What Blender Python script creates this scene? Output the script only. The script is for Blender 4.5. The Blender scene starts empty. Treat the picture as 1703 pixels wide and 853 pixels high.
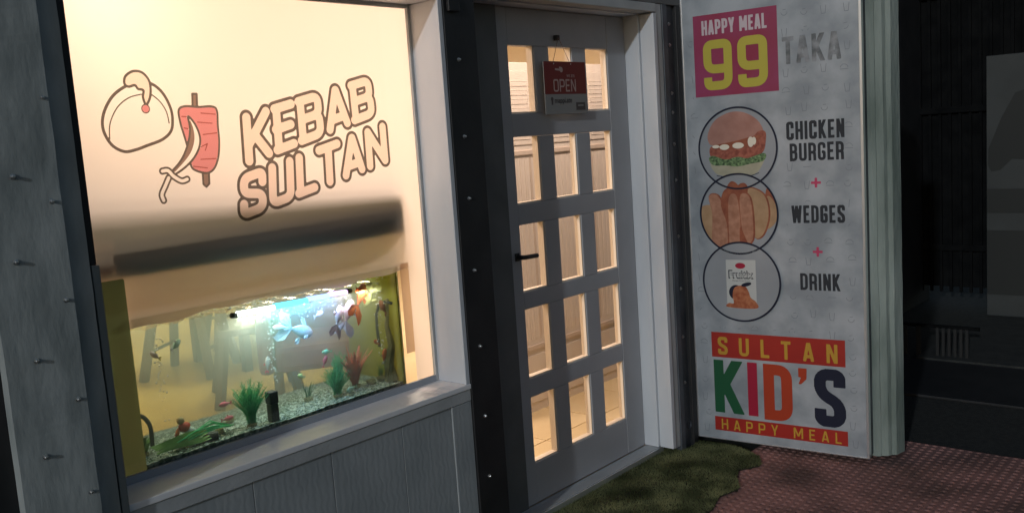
import bpy, bmesh, math, random
import numpy as np
from mathutils import Vector, Matrix, noise

random.seed(7)
sc = bpy.context.scene
C = sc.collection
R = math.radians

# ------------------------------------------------------------------ camera
yaw, pitch, roll = 0.7172, 0.1274, 0.0684
h = Vector((math.cos(yaw), math.sin(yaw), 0)); r_ = Vector((math.sin(yaw), -math.cos(yaw), 0)); u_ = Vector((0, 0, 1))
fw = h * math.cos(pitch) - u_ * math.sin(pitch)
up = u_ * math.cos(pitch) + h * math.sin(pitch)
cr = r_ * math.cos(roll) - up * math.sin(roll)
cu = r_ * math.sin(roll) + up * math.cos(roll)
cd = bpy.data.cameras.new('camera'); cam = bpy.data.objects.new('camera', cd); C.objects.link(cam)
m = Matrix(((cr.x, cu.x, -fw.x, 0), (cr.y, cu.y, -fw.y, -2.444), (cr.z, cu.z, -fw.z, 1.546), (0, 0, 0, 1)))
cam.matrix_world = m
cd.sensor_width = 36; cd.lens = 32.6; cd.clip_start = 0.05; cd.clip_end = 500
sc.camera = cam

# ------------------------------------------------------------------ world, key light, exposure
SUN_EL, SUN_AZ = R(16), math.atan2(-0.25, -1.0)          # direction the light comes FROM, in the XY plane
w = bpy.data.worlds.new('World'); sc.world = w; w.use_nodes = True
nt = w.node_tree
sky = nt.nodes.new('ShaderNodeTexSky'); sky.sky_type = 'NISHITA'; sky.sun_disc = False
sky.sun_elevation = SUN_EL; sky.sun_rotation = math.pi / 2 - SUN_AZ
bg = nt.nodes['Background']; bg.inputs['Strength'].default_value = 0.042
nt.links.new(sky.outputs[0], bg.inputs[0])
sl = bpy.data.lights.new('street_light', 'SUN'); sl.energy = 0.92; sl.angle = R(1.2); sl.color = (0.84, 0.93, 1.0)
so = bpy.data.objects.new('street_light', sl); C.objects.link(so)
d = Vector((math.cos(SUN_EL) * math.cos(SUN_AZ), math.cos(SUN_EL) * math.sin(SUN_AZ), math.sin(SUN_EL)))
so.rotation_euler = d.to_track_quat('Z', 'Y').to_euler(); so.location = (-4, -3, 3)
sc.view_settings.view_transform = 'Standard'; sc.view_settings.look = 'None'
sc.view_settings.exposure = 0; sc.view_settings.gamma = 1
sc.cycles.max_bounces = 10; sc.cycles.transparent_max_bounces = 24
sc.cycles.caustics_reflective = False; sc.cycles.caustics_refractive = False

# ------------------------------------------------------------------ materials
def newmat(name):
    mt = bpy.data.materials.new(name); mt.use_nodes = True
    n = mt.node_tree; return mt, n, n.nodes['Principled BSDF'], n.nodes['Material Output']
def mat(name, col, rough=.6, metal=0, col2=None, scale=8, detail=6, bump=0, bscale=60, contrast=(.35, .65), stretch=(1, 1, 1), spec=.5, bdist=.01):
    mt, n, p, o = newmat(name)
    p.inputs['Roughness'].default_value = rough; p.inputs['Metallic'].default_value = metal
    p.inputs['Specular IOR Level'].default_value = spec
    p.inputs['Base Color'].default_value = (*col, 1)
    tc = n.nodes.new('ShaderNodeTexCoord'); mp = n.nodes.new('ShaderNodeMapping'); mp.inputs['Scale'].default_value = stretch
    n.links.new(tc.outputs['Object'], mp.inputs[0])
    if col2:
        nz = n.nodes.new('ShaderNodeTexNoise'); nz.inputs['Scale'].default_value = scale; nz.inputs['Detail'].default_value = detail
        n.links.new(mp.outputs[0], nz.inputs['Vector'])
        cr_ = n.nodes.new('ShaderNodeValToRGB')
        cr_.color_ramp.elements[0].position = contrast[0]; cr_.color_ramp.elements[0].color = (*col, 1)
        cr_.color_ramp.elements[1].position = contrast[1]; cr_.color_ramp.elements[1].color = (*col2, 1)
        n.links.new(nz.outputs[0], cr_.inputs[0]); n.links.new(cr_.outputs[0], p.inputs['Base Color'])
    if bump:
        nb = n.nodes.new('ShaderNodeTexNoise'); nb.inputs['Scale'].default_value = bscale; nb.inputs['Detail'].default_value = 8
        n.links.new(mp.outputs[0], nb.inputs['Vector'])
        b = n.nodes.new('ShaderNodeBump'); b.inputs['Strength'].default_value = bump; b.inputs['Distance'].default_value = bdist
        n.links.new(nb.outputs[0], b.inputs['Height']); n.links.new(b.outputs[0], p.inputs['Normal'])
    return mt
def ink(name, col, cov=1.0):
    """translucent print on film: a coloured filter"""
    mt, n, p, o = newmat(name)
    t = n.nodes.new('ShaderNodeBsdfTransparent'); t.inputs[0].default_value = (*col, 1)
    n.links.new(t.outputs[0], o.inputs[0]); return mt
def film(name, col, col2=None, back=.25):
    mt, n, p, o = newmat(name)
    t = n.nodes.new('ShaderNodeBsdfTranslucent'); t.inputs[0].default_value = (*col, 1)
    dd = n.nodes.new('ShaderNodeBsdfDiffuse'); dd.inputs[0].default_value = (*col, 1)
    if col2:
        tc = n.nodes.new('ShaderNodeTexCoord'); nz = n.nodes.new('ShaderNodeTexNoise'); nz.inputs['Scale'].default_value = 3
        rp = n.nodes.new('ShaderNodeValToRGB'); rp.color_ramp.elements[0].color = (*col, 1); rp.color_ramp.elements[1].color = (*col2, 1)
        n.links.new(tc.outputs['Object'], nz.inputs['Vector']); n.links.new(nz.outputs[0], rp.inputs[0]); n.links.new(rp.outputs[0], t.inputs[0])
    mx = n.nodes.new('ShaderNodeMixShader'); mx.inputs[0].default_value = back
    n.links.new(t.outputs[0], mx.inputs[1]); n.links.new(dd.outputs[0], mx.inputs[2]); n.links.new(mx.outputs[0], o.inputs[0])
    return mt
def clear(name, tint=(1, 1, 1), gloss=.06, rough=.03, fres=True):
    mt, n, p, o = newmat(name)
    t = n.nodes.new('ShaderNodeBsdfTransparent'); t.inputs[0].default_value = (*tint, 1)
    g = n.nodes.new('ShaderNodeBsdfGlossy'); g.inputs['Roughness'].default_value = rough
    mx = n.nodes.new('ShaderNodeMixShader')
    if fres:
        f = n.nodes.new('ShaderNodeFresnel'); f.inputs[0].default_value = 1.35
        n.links.new(f.outputs[0], mx.inputs[0])
    else: mx.inputs[0].default_value = gloss
    n.links.new(t.outputs[0], mx.inputs[1]); n.links.new(g.outputs[0], mx.inputs[2]); n.links.new(mx.outputs[0], o.inputs[0])
    return mt
def glow(name, col, s):
    mt, n, p, o = newmat(name)
    e = n.nodes.new('ShaderNodeEmission'); e.inputs[0].default_value = (*col, 1); e.inputs[1].default_value = s
    n.links.new(e.outputs[0], o.inputs[0]); return mt

M = dict(
    wall=mat('grey_wall_paint', (.30, .33, .34), .7, col2=(.42, .45, .46), scale=5, bump=.5, bscale=45),
    column=mat('rough_grey_metal', (.25, .285, .29), .62, col2=(.40, .44, .445), scale=14, bump=.4, bscale=38, stretch=(1, 1, .35), bdist=.006),
    column2=mat('smooth_grey_metal', (.17, .20, .21), .55, col2=(.24, .27, .28), scale=5, bump=.25, bscale=60, stretch=(1, 1, .3)),
    black=mat('black_steel', (.010, .011, .013), .55, col2=(.02, .02, .022), scale=6, bump=.1, bscale=80),
    darkframe=mat('dark_grey_jamb', (.11, .115, .115), .55, col2=(.15, .155, .155), scale=6),
    door=mat('grey_door_paint', (.36, .365, .39), .45, col2=(.42, .425, .45), scale=3, bump=.06, bscale=120),
    white=mat('off_white_paint', (.54, .57, .62), .5, col2=(.66, .69, .73), scale=4, bump=.12, bscale=70, stretch=(1, 1, .3)),
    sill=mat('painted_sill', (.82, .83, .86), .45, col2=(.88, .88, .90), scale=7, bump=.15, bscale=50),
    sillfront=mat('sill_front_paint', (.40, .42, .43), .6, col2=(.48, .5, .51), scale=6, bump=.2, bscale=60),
    channel=mat('dark_blue_channel', (.04, .05, .062), .5, col2=(.09, .10, .12), scale=7, bump=.2, bscale=60),
    steel=mat('screw_steel', (.55, .56, .57), .3, metal=.9),
    alu=mat('aluminium', (.78, .8, .83), .28, metal=.8),
    board=mat('silver_board', (.27, .305, .345), .36, metal=.15, col2=(.42, .455, .50), scale=6, bump=.10, bscale=9, contrast=(.38, .62)),
    leaf=mat('weathered_leaf', (.16, .20, .18), .75, col2=(.33, .38, .355), scale=7, bump=.5, bscale=60, stretch=(1, 1, .25)),
    leafb=mat('bluish_leaf', (.30, .34, .38), .6, col2=(.38, .43, .47), scale=5, bump=.3, bscale=40),
    asphalt=mat('asphalt', (.012, .013, .012), .9, col2=(.028, .029, .026), scale=40, bump=.8, bscale=160),
    concrete=mat('concrete', (.02, .022, .021), .85, col2=(.032, .034, .032), scale=12, bump=.5, bscale=90),
    soil=mat('turf_backing', (.016, .018, .008), .95),
    turf=mat('turf_blade', (.065, .08, .027), .8, col2=(.17, .185, .08), scale=7, detail=3, contrast=(.42, .6)),
    mat=mat('dusty_red_rubber', (.095, .055, .048), .85, col2=(.29, .15, .135), scale=3.2, bump=.4, bscale=140),
    cream=mat('cream_wall', (.78, .68, .55), .8, col2=(.83, .73, .6), scale=2),
    partition=mat('cream_panel', (.78, .70, .63), .75, col2=(.80, .72, .65), scale=5, stretch=(8, 8, .5)),
    partline=mat('panel_groove_trim', (.66, .56, .48), .7),
    tile=mat('floor_tile', (.66, .52, .30), .35, col2=(.74, .6, .37), scale=4),
    wood=mat('brown_wood', (.085, .05, .025), .5, col2=(.17, .10, .055), scale=9, stretch=(1, 1, .2)),
    redseat=mat('wine_red_vinyl', (.14, .012, .11), .5, col2=(.19, .018, .15), scale=5),
    shelf=mat('dark_green_shelf', (.28, .32, .22), .6, col2=(.33, .37, .26), scale=6),
    orangewood=mat('orange_block', (.6, .3, .14), .5),
    film=film('frosted_film', (.93, .87, .83), back=.22),
    filmtan=film('tan_tape', (.70, .52, .36), back=.3),
    filmgreen=film('green_algae_film', (.19, .35, .20), (.36, .48, .30), back=.45),
    glass=clear('window_glass', (.97, .98, .98)),
    tankglass=clear('aquarium_glass', (.97, .98, .93)),
    backglass=clear('aquarium_back_glass', (.91, .93, .64)),
    watersurf=clear('water_surface', (.9, .93, .85), gloss=.35, rough=.12, fres=False),
    sideglass=film('algae_side_panel', (.50, .52, .08), (.66, .68, .20), back=.5),
    silicone=mat('grey_silicone', (.30, .33, .38), .6),
    foam=mat('surface_froth', (.8, .82, .75), .3, bump=.6, bscale=90),
    gravel=mat('gravel', (.20, .26, .18), .8, col2=(.65, .70, .58), scale=70, detail=2, contrast=(.45, .6)),
    green=mat('plant_green', (.03, .48, .16), .5, col2=(.12, .70, .30), scale=30),
    darkgreen=mat('plant_dark_green', (.02, .14, .05), .5, col2=(.05, .28, .1), scale=30),
    ygreen=mat('plant_yellow_green', (.12, .30, .04), .5, col2=(.25, .45, .1), scale=30),
    redplant=mat('plant_red', (.70, .14, .10), .5, col2=(.80, .30, .2), scale=25),
    hose=mat('dark_hose', (.035, .045, .03), .5),
    rock=mat('driftwood_rock', (.20, .17, .06), .85, col2=(.40, .36, .15), scale=14, bump=1, bscale=40),
    fwhite=mat('fish_white', (.62, .46, .42), .35, col2=(.75, .70, .68), scale=30),
    forange=mat('fish_orange', (.75, .12, .03), .35, col2=(.9, .25, .06), scale=40),
    fpink=mat('fish_pink', (.9, .15, .2), .35), fgreen=mat('fish_mint', (.35, .85, .5), .35), fyellow=mat('fish_yellow', (.8, .85, .3), .35),
    fpale=mat('fish_pale_green', (.45, .62, .42), .4), fdark=mat('fish_eye', (.01, .01, .01), .2), fbrown=mat('fish_brown', (.35, .12, .04), .4),
    ornred=mat('ornament_red', (.75, .08, .03), .4), ornwhite=mat('ornament_pale', (.6, .7, .6), .5), ornskin=mat('ornament_tan', (.55, .38, .15), .5),
    signred=mat('sign_red', (.15, .008, .006), .5), signwhite=mat('sign_white', (.24, .24, .235), .5), signdark=mat('sign_dark', (.06, .05, .05), .5),
    signtext=mat('sign_text', (.42, .30, .28), .5), cord=mat('cord', (.2, .12, .08), .7),
    p_mag=mat('print_magenta', (.29, .022, .065), .4, col2=(.31, .04, .12), scale=5),
    p_yel=mat('print_yellow', (.52, .45, .06), .4), p_pale=mat('print_pale', (.60, .50, .55), .4),
    p_dark=mat('print_charcoal', (.028, .032, .04), .5, spec=.25), p_navy=mat('print_navy', (.012, .015, .034), .5, spec=.25), p_fade=mat('print_faded_grey', (.12, .135, .15), .32, metal=.15, col2=(.29, .31, .34), scale=16, contrast=(.40, .60)),
    p_pink=mat('print_pink', (.50, .05, .13), .4), p_red=mat('print_red', (.31, .016, .012), .42, col2=(.36, .022, .014), scale=5),
    p_gold=mat('print_gold', (.50, .28, .035), .4), p_green=mat('print_green', (.008, .085, .035), .4), p_crim=mat('print_crimson', (.34, .01, .04), .4), p_verm=mat('print_vermilion', (.38, .042, .014), .4),
    p_disc=mat('print_disc', (.27, .295, .33), .38, metal=.1, col2=(.32, .345, .38), scale=4),
    p_bun=mat('print_bun', (.32, .15, .12), .42, col2=(.42, .22, .18), scale=16, contrast=(.3, .7)),
    p_patty=mat('print_patty', (.20, .045, .03), .42, col2=(.38, .12, .08), scale=50), p_cheese=mat('print_cheese', (.75, .70, .60), .4),
    p_let=mat('print_lettuce', (.015, .05, .02), .42, col2=(.20, .33, .15), scale=90), p_bunl=mat('print_lower_bun', (.34, .33, .25), .42, col2=(.42, .40, .30), scale=20),
    p_w1=mat('print_wedge', (.32, .14, .085), .42, col2=(.46, .23, .15), scale=30), p_w2=mat('print_wedge_pale', (.36, .22, .12), .42, col2=(.45, .29, .17), scale=20),
    p_w3=mat('print_wedge_dark', (.22, .055, .03), .42, col2=(.32, .10, .05), scale=30),
    p_pack=mat('print_pack', (.50, .52, .52), .4), p_fruit=mat('print_fruit', (.30, .07, .03), .42, col2=(.46, .17, .08), scale=55),
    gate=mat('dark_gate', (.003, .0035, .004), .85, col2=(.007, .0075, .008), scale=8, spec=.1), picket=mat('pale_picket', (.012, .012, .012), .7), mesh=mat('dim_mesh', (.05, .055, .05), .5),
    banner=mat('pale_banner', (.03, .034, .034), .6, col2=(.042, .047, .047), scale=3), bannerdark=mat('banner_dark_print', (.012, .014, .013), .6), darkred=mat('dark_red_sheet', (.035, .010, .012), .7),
    ink_line=ink('ink_brown', (.17, .15, .14)), ink_fill=ink('ink_peach', (.96, .83, .77)), ink_red=ink('ink_red', (.74, .32, .35)),
    ink_redl=ink('ink_red_line', (.42, .12, .11)), ink_grey=ink('ink_grey', (.33, .24, .21)), ink_cream=ink('ink_cream', (.99, .90, .82)),
)

# ------------------------------------------------------------------ mesh helpers
def link(name, me, m_, parent=None, loc=None):
    o = bpy.data.objects.new(name, me); C.objects.link(o)
    if m_ and not me.materials: me.materials.append(m_)
    if parent: o.parent = parent
    if loc is not None: o.location = loc
    return o
def tag(o, label=None, cat=None, group=None, kind=None):
    if label: o['label'] = label
    if cat: o['category'] = cat
    if group: o['group'] = group
    if kind: o['kind'] = kind
    return o
def thing(name, label, cat, loc=(0, 0, 0), rz=0, group=None):
    o = bpy.data.objects.new(name, None); C.objects.link(o); o.location = loc; o.rotation_euler = (0, 0, rz); o.empty_display_size = .1
    return tag(o, label, cat, group)
def copy_tree(o, parent=None):
    c = o.copy(); C.objects.link(c); c.parent = parent
    for ch in [x for x in o.children]: copy_tree(ch, c)
    return c
def bmx(bm, x0, x1, y0, y1, z0, z1, bev=0):
    g = bmesh.ops.create_cube(bm, size=1)
    for v in g['verts']:
        v.co = Vector(((x0 + x1) / 2 + v.co.x * (x1 - x0), (y0 + y1) / 2 + v.co.y * (y1 - y0), (z0 + z1) / 2 + v.co.z * (z1 - z0)))
    if bev:
        es = list({e for v in g['verts'] for e in v.link_edges})
        bmesh.ops.bevel(bm, geom=es, offset=bev, segments=2, affect='EDGES', profile=.5)
def done(bm, name, m_, parent=None, smooth=False, loc=None):
    me = bpy.data.meshes.new(name); bm.to_mesh(me); bm.free()
    if smooth:
        for p in me.polygons: p.use_smooth = True
    return link(name, me, m_, parent, loc)
def box(name, x0, x1, y0, y1, z0, z1, m_, parent=None, bev=.002):
    bm = bmesh.new(); bmx(bm, x0, x1, y0, y1, z0, z1, bev); return done(bm, name, m_, parent)
def tube(bm, pts, rad, n=8, taper=None):
    pts = [Vector(p) for p in pts]; rings = []
    up0 = Vector((0.1, .3, 1)).normalized()
    for i, p in enumerate(pts):
        t = (pts[min(i + 1, len(pts) - 1)] - pts[max(i - 1, 0)]).normalized()
        a = t.cross(up0)
        if a.length < 1e-3: a = t.cross(Vector((1, 0, 0)))
        a.normalize(); b = t.cross(a)
        rr = rad if taper is None else taper[i]
        rings.append([bm.verts.new(p + a * math.cos(k * 2 * math.pi / n) * rr + b * math.sin(k * 2 * math.pi / n) * rr) for k in range(n)])
    for i in range(len(rings) - 1):
        for k in range(n): bm.faces.new((rings[i][k], rings[i][(k + 1) % n], rings[i + 1][(k + 1) % n], rings[i + 1][k]))
    bm.faces.new(rings[0][::-1]); bm.faces.new(rings[-1])
def lathe_y(bm, prof, n=10, cx=0, cz=0, y0=0):
    """profile [(radius, y)] turned around the Y axis"""
    rings = [[bm.verts.new((cx + r * math.cos(k * 2 * math.pi / n), y0 + y, cz + r * math.sin(k * 2 * math.pi / n))) for k in range(n)] for r, y in prof]
    for i in range(len(rings) - 1):
        for k in range(n): bm.faces.new((rings[i][k], rings[i][(k + 1) % n], rings[i + 1][(k + 1) % n], rings[i + 1][k]))
    bm.faces.new(rings[-1]); bm.faces.new(rings[0][::-1])
def blob(bm, c, rx, ry, rz, sub=2, nz=0, seed=0):
    g = bmesh.ops.create_icosphere(bm, subdivisions=sub, radius=1)
    for v in g['verts']:
        k = 1 + nz * noise.noise(v.co * 2.2 + Vector((seed, seed * 2, 0)))
        v.co = Vector((c[0] + v.co.x * rx * k, c[1] + v.co.y * ry * k, c[2] + v.co.z * rz * k))

# ------------------------------------------------------------------ flat print from distance fields (X across, Z up, facing -Y)
def sd_seg(X, Z, p, q):
    px, pz = p; dx, dz = q[0] - px, q[1] - pz; L = dx * dx + dz * dz + 1e-12
    t = np.clip(((X - px) * dx + (Z - pz) * dz) / L, 0, 1)
    return np.hypot(X - px - t * dx, Z - pz - t * dz)
def sd_box(X, Z, p, q, hw):
    px, pz = p; dx, dz = q[0] - px, q[1] - pz; L = math.hypot(dx, dz) + 1e-9; dx /= L; dz /= L
    a = (X - px) * dx + (Z - pz) * dz; b = -(X - px) * dz + (Z - pz) * dx
    qx = np.abs(a - L / 2) - L / 2; qz = np.abs(b) - hw
    return np.minimum(np.maximum(qx, qz), 0) + np.hypot(np.maximum(qx, 0), np.maximum(qz, 0))
def sd_poly(X, Z, pts):
    d_ = np.full(X.shape, 1e9); s = np.ones(X.shape)
    n = len(pts)
    for i in range(n):
        a, b = pts[i], pts[(i + 1) % n]
        d_ = np.minimum(d_, sd_seg(X, Z, a, b))
        c1 = Z >= a[1]; c2 = Z < b[1]; c3 = (b[0] - a[0]) * (Z - a[1]) > (b[1] - a[1]) * (X - a[0])
        s = np.where((c1 & c2 & c3) | (~c1 & ~c2 & ~c3), -s, s)
    return s * d_
def smooth_pts(pts, closed=True, n=6):
    out = []; N = len(pts)
    rng = range(N if closed else N - 1)
    g = lambda i: pts[i % N] if closed else pts[max(0, min(N - 1, i))]
    for i in rng:
        p0, p1, p2, p3 = g(i - 1), g(i), g(i + 1), g(i + 2)
        for k in range(n):
            t = k / n
            out.append(tuple(.5 * (2 * p1[c] + (-p0[c] + p2[c]) * t + (2 * p0[c] - 5 * p1[c] + 4 * p2[c] - p3[c]) * t * t + (-p0[c] + 3 * p1[c] - 3 * p2[c] + p3[c]) * t ** 3) for c in (0, 1)))
    if not closed: out.append(pts[-1])
    return out
def sd_line(X, Z, pts):
    d_ = np.full(X.shape, 1e9)
    for a, b in zip(pts[:-1], pts[1:]): d_ = np.minimum(d_, sd_seg(X, Z, a, b))
    return d_
def field_mesh(name, f, bb, step, y, m_, parent, wrap=None):
    x0, x1, z0, z1 = bb
    nx = max(2, int((x1 - x0) / step) + 2); nz = max(2, int((z1 - z0) / step) + 2)
    xs = x0 + np.arange(nx) * step; zs = z0 + np.arange(nz) * step
    X, Z = np.meshgrid(xs, zs); V = f(X, Z)
    ins = V < 0
    full = ins[:-1, :-1] & ins[1:, :-1] & ins[:-1, 1:] & ins[1:, 1:]
    mix = (ins[:-1, :-1] | ins[1:, :-1] | ins[:-1, 1:] | ins[1:, 1:]) & ~full
    verts = []; faces = []; vi = {}
    def vid(x, z):
        k = (round(x, 6), round(z, 6))
        if k not in vi: vi[k] = len(verts); verts.append((x, y, z))
        return vi[k]
    for j in range(nz - 1):
        row = full[j]; i = 0
        idx = np.flatnonzero(row)
        if len(idx):
            runs = np.split(idx, np.flatnonzero(np.diff(idx) > 1) + 1)
            for rn in runs:
                a, b = rn[0], rn[-1] + 1
                faces.append([vid(xs[a], zs[j]), vid(xs[b], zs[j]), vid(xs[b], zs[j + 1]), vid(xs[a], zs[j + 1])])
    for j, i in zip(*np.nonzero(mix)):
        cs = [(xs[i], zs[j], V[j, i]), (xs[i + 1], zs[j], V[j, i + 1]), (xs[i + 1], zs[j + 1], V[j + 1, i + 1]), (xs[i], zs[j + 1], V[j + 1, i])]
        poly = []
        for k in range(4):
            a, b = cs[k], cs[(k + 1) % 4]
            if a[2] < 0: poly.append(vid(a[0], a[1]))
            if (a[2] < 0) != (b[2] < 0):
                t = a[2] / (a[2] - b[2]); poly.append(vid(a[0] + t * (b[0] - a[0]), a[1] + t * (b[1] - a[1])))
        pp = []
        for v in poly:
            if v not in pp: pp.append(v)
        if len(pp) > 2: faces.append(pp)
    if not faces: return None
    me = bpy.data.meshes.new(name); me.from_pydata(verts, [], faces); me.update()
    return link(name, me, m_, parent)
def arc(cx, cz, r, a0, a1, n=7):
    return [(cx + r * math.cos(R(a0 + (a1 - a0) * k / n)), cz + r * math.sin(R(a0 + (a1 - a0) * k / n))) for k in range(n + 1)]
def rnd(pts, r):
    """round the inner corners of a polyline"""
    out = [pts[0]]
    for i in range(1, len(pts) - 1):
        a, p, b = Vector(pts[i - 1]), Vector(pts[i]), Vector(pts[i + 1])
        da = (a - p); db = (b - p); rr = min(r, da.length * .5, db.length * .5) if r else 0
        s = p + da.normalized() * rr; e = p + db.normalized() * rr
        for k in range(7):
            t = k / 6; out.append(tuple((1 - t) ** 2 * s + 2 * t * (1 - t) * p + t * t * e))
    out.append(pts[-1]); return out
def glyph(ch, w, t):
    a = t / 2; W = w - a; H = 1 - a; r = min(w * .42, .17); m_ = .5
    g = {
        'A': [[(a * .8, 0), (w / 2 - a * .15, 1)], [(w - a * .8, 0), (w / 2 + a * .15, 1)], [(w * .22, .26), (w * .78, .26)]],
        'B': [[(a, 0), (a, 1)], rnd([(0, H), (W - .01, H), (W - .01, m_ + .02), (a, m_ + .02)], r), rnd([(a, m_ + .02), (W, m_ + .02), (W, a), (0, a)], r)],
        'C': [rnd([(W, .64), (W, H), (a, H), (a, a), (W, a), (W, .36)], r)],
        'D': [[(a, 0), (a, 1)], rnd([(0, H), (W, H), (W, a), (0, a)], r)],
        'E': [[(a, 0), (a, 1)], [(0, H), (w * .95, H)], [(0, m_), (w * .85, m_)], [(0, a), (w * .95, a)]],
        'F': [[(a, 0), (a, 1)], [(0, H), (w, H)], [(0, m_), (w * .85, m_)]],
        'G': [rnd([(W, .66), (W, H), (a, H), (a, a), (W, a), (W, .46), (w * .52, .46)], r * .8)],
        'H': [[(a, 0), (a, 1)], [(W, 0), (W, 1)], [(a, m_), (W, m_)]],
        'I': [[(a, 0), (a, 1)]],
        'K': [[(a, 0), (a, 1)], [(a, .36), (W + a * .1, 1.04)], [(w * .36, .56), (W + a * .2, -.04)]],
        'L': [[(a, 0), (a, 1)], [(0, a), (w, a)]],
        'M': [[(a, 0), (a, 1)], [(W, 0), (W, 1)], [(a, 1.02), (w / 2, .22)], [(W, 1.02), (w / 2, .22)]],
        'N': [[(a, 0), (a, 1)], [(W, 0), (W, 1)], [(a, 1.03), (W, -.03)]],
        'O': [rnd([(w / 2, H), (a, H), (a, a), (W, a), (W, H), (w / 2, H)], r)],
        'P': [[(a, 0), (a, 1)], rnd([(0, H), (W, H), (W, .42), (a, .42)], r)],
        'R': [[(a, 0), (a, 1)], rnd([(0, H), (W, H), (W, .46), (a, .46)], r), rnd([(w * .5, .46), (W - .01, .44), (W, 0)], .1)],
        'S': [rnd([(W, .70), (W, H), (a, H), (a, .58), (W, .40), (W, a), (a, a), (a, .30)], r)],
        'T': [[(w / 2, 0), (w / 2, 1)], [(0, H), (w, H)]],
        'U': [rnd([(a, 1), (a, a), (W, a), (W, 1)], r)],
        'W': [[(a * .9, 1.02), (w * .28, -.02)], [(w * .28, -.02), (w * .5, .98)], [(w * .5, .98), (w * .72, -.02)], [(w * .72, -.02), (w - a * .9, 1.02)]],
        'Y': [[(w / 2, 0), (w / 2, .45)], [(a * .8, 1.02), (w / 2, .38)], [(w - a * .8, 1.02), (w / 2, .38)]],
        '9': [rnd([(w / 2, H), (a, H), (a, .42), (W, .42)], r), rnd([(w / 2, H), (W, H), (W, a), (a, a), (a, .26)], r)],
        "'": [[(a, .68), (a * 1.1, 1)]],
        '+': [[(0, .5), (w, .5)], [(w / 2, .5 - w / 2), (w / 2, .5 + w / 2)]],
        ' ': [],
    }
    return g[ch]
WID = {'I': .36, 'M': 1.32, 'W': 1.42, ' ': .5, "'": .40, 'L': .84, 'E': .86, 'F': .84, 'T': .92, '+': 1.2}
def word(name, text, u0, u1, z0, z1, m_, parent, y, t=.165, w=.40, gap=.075, step=.002, slant=0):
    """condensed capitals filling the rectangle u0..u1, z0..z1"""
    cur = 0; place = []
    for ch in text:
        ww = w * WID.get(ch, 1)
        if ch == 'I' or ch == "'": ww = t
        place.append((ch, cur, ww)); cur += ww + gap
    tot = cur - gap; H = z1 - z0; sx = (u1 - u0) / tot / H
    def f(X, Z, only):
        out = np.full(X.shape, 1e9)
        for ch, c0, ww in (only,):
            xa, xb = u0 + (c0 - .05) * sx * H, u0 + (c0 + ww + .05) * sx * H
            cols = (X[0] > xa) & (X[0] < xb)
            if not cols.any() or ch == ' ': continue
            Xs = (X[:, cols] - u0) / H - c0 * sx; Zs = (Z[:, cols] - z0) / H
            dd = np.full(Xs.shape, 1e9)
            for pl in glyph(ch, ww * sx, t):
                for i in range(len(pl) - 1): dd = np.minimum(dd, sd_box(Xs, Zs, pl[i], pl[i + 1], t / 2))
                for p in pl[1:-1]: dd = np.minimum(dd, np.hypot(Xs - p[0], Zs - p[1]) - t / 2)
            dd = np.maximum(dd, np.maximum(-Zs, Zs - 1)); dd = np.maximum(dd, np.maximum(-Xs, Xs - ww * sx)) * H
            out[:, cols] = np.minimum(out[:, cols], dd)
        return out
    for it in place:
        if it[0] == ' ': continue
        xa, xb = u0 + it[1] * sx * H, u0 + (it[1] + it[2]) * sx * H
        field_mesh('letter' if it[0].isalpha() else 'numeral', lambda X, Z: f(X, Z, it), (xa - step * 2, xb + step * 2, z0 - step * 2, z1 + step * 2), step, y, m_, parent)
def fonttext(name, text, u0, u1, z0, z1, m_, parent, y, bold=0):
    cv = bpy.data.curves.new('t', 'FONT'); cv.body = text; cv.size = 1; cv.offset = bold; cv.resolution_u = 3
    ob = bpy.data.objects.new('t', cv); C.objects.link(ob)
    bpy.context.view_layer.update()
    me = bpy.data.meshes.new_from_object(ob.evaluated_get(bpy.context.evaluated_depsgraph_get()))
    bpy.data.objects.remove(ob); bpy.data.curves.remove(cv)
    xs = [v.co.x for v in me.vertices]; ys = [v.co.y for v in me.vertices]
    ax, bx, ay, by = min(xs), max(xs), min(ys), max(ys)
    for v in me.vertices:
        v.co = Vector((u0 + (v.co.x - ax) / (bx - ax) * (u1 - u0), y, z0 + (v.co.y - ay) / (by - ay) * (z1 - z0)))
    me.name = name; me.materials.clear()
    return tag(link(name, me, m_, parent), kind='stuff' if 'small' in name else None)
def disc(name, c, r, y, m_, parent, ring=0):
    n = 72; verts = []; faces = []
    for k in range(n):
        a = k * 2 * math.pi / n; verts.append((c[0] + r * math.cos(a), y, c[1] + r * math.sin(a)))
    if ring:
        for k in range(n):
            a = k * 2 * math.pi / n; verts.append((c[0] + (r - ring) * math.cos(a), y, c[1] + (r - ring) * math.sin(a)))
        faces = [(k, (k + 1) % n, n + (k + 1) % n, n + k) for k in range(n)]
    else: faces = [tuple(range(n))]
    me = bpy.data.meshes.new(name); me.from_pydata(verts, [], faces); return link(name, me, m_, parent)
def rect(name, u0, u1, z0, z1, y, m_, parent):
    me = bpy.data.meshes.new(name); me.from_pydata([(u0, y, z0), (u1, y, z0), (u1, y, z1), (u0, y, z1)], [], [(0, 1, 2, 3)]); return link(name, me, m_, parent)

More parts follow.
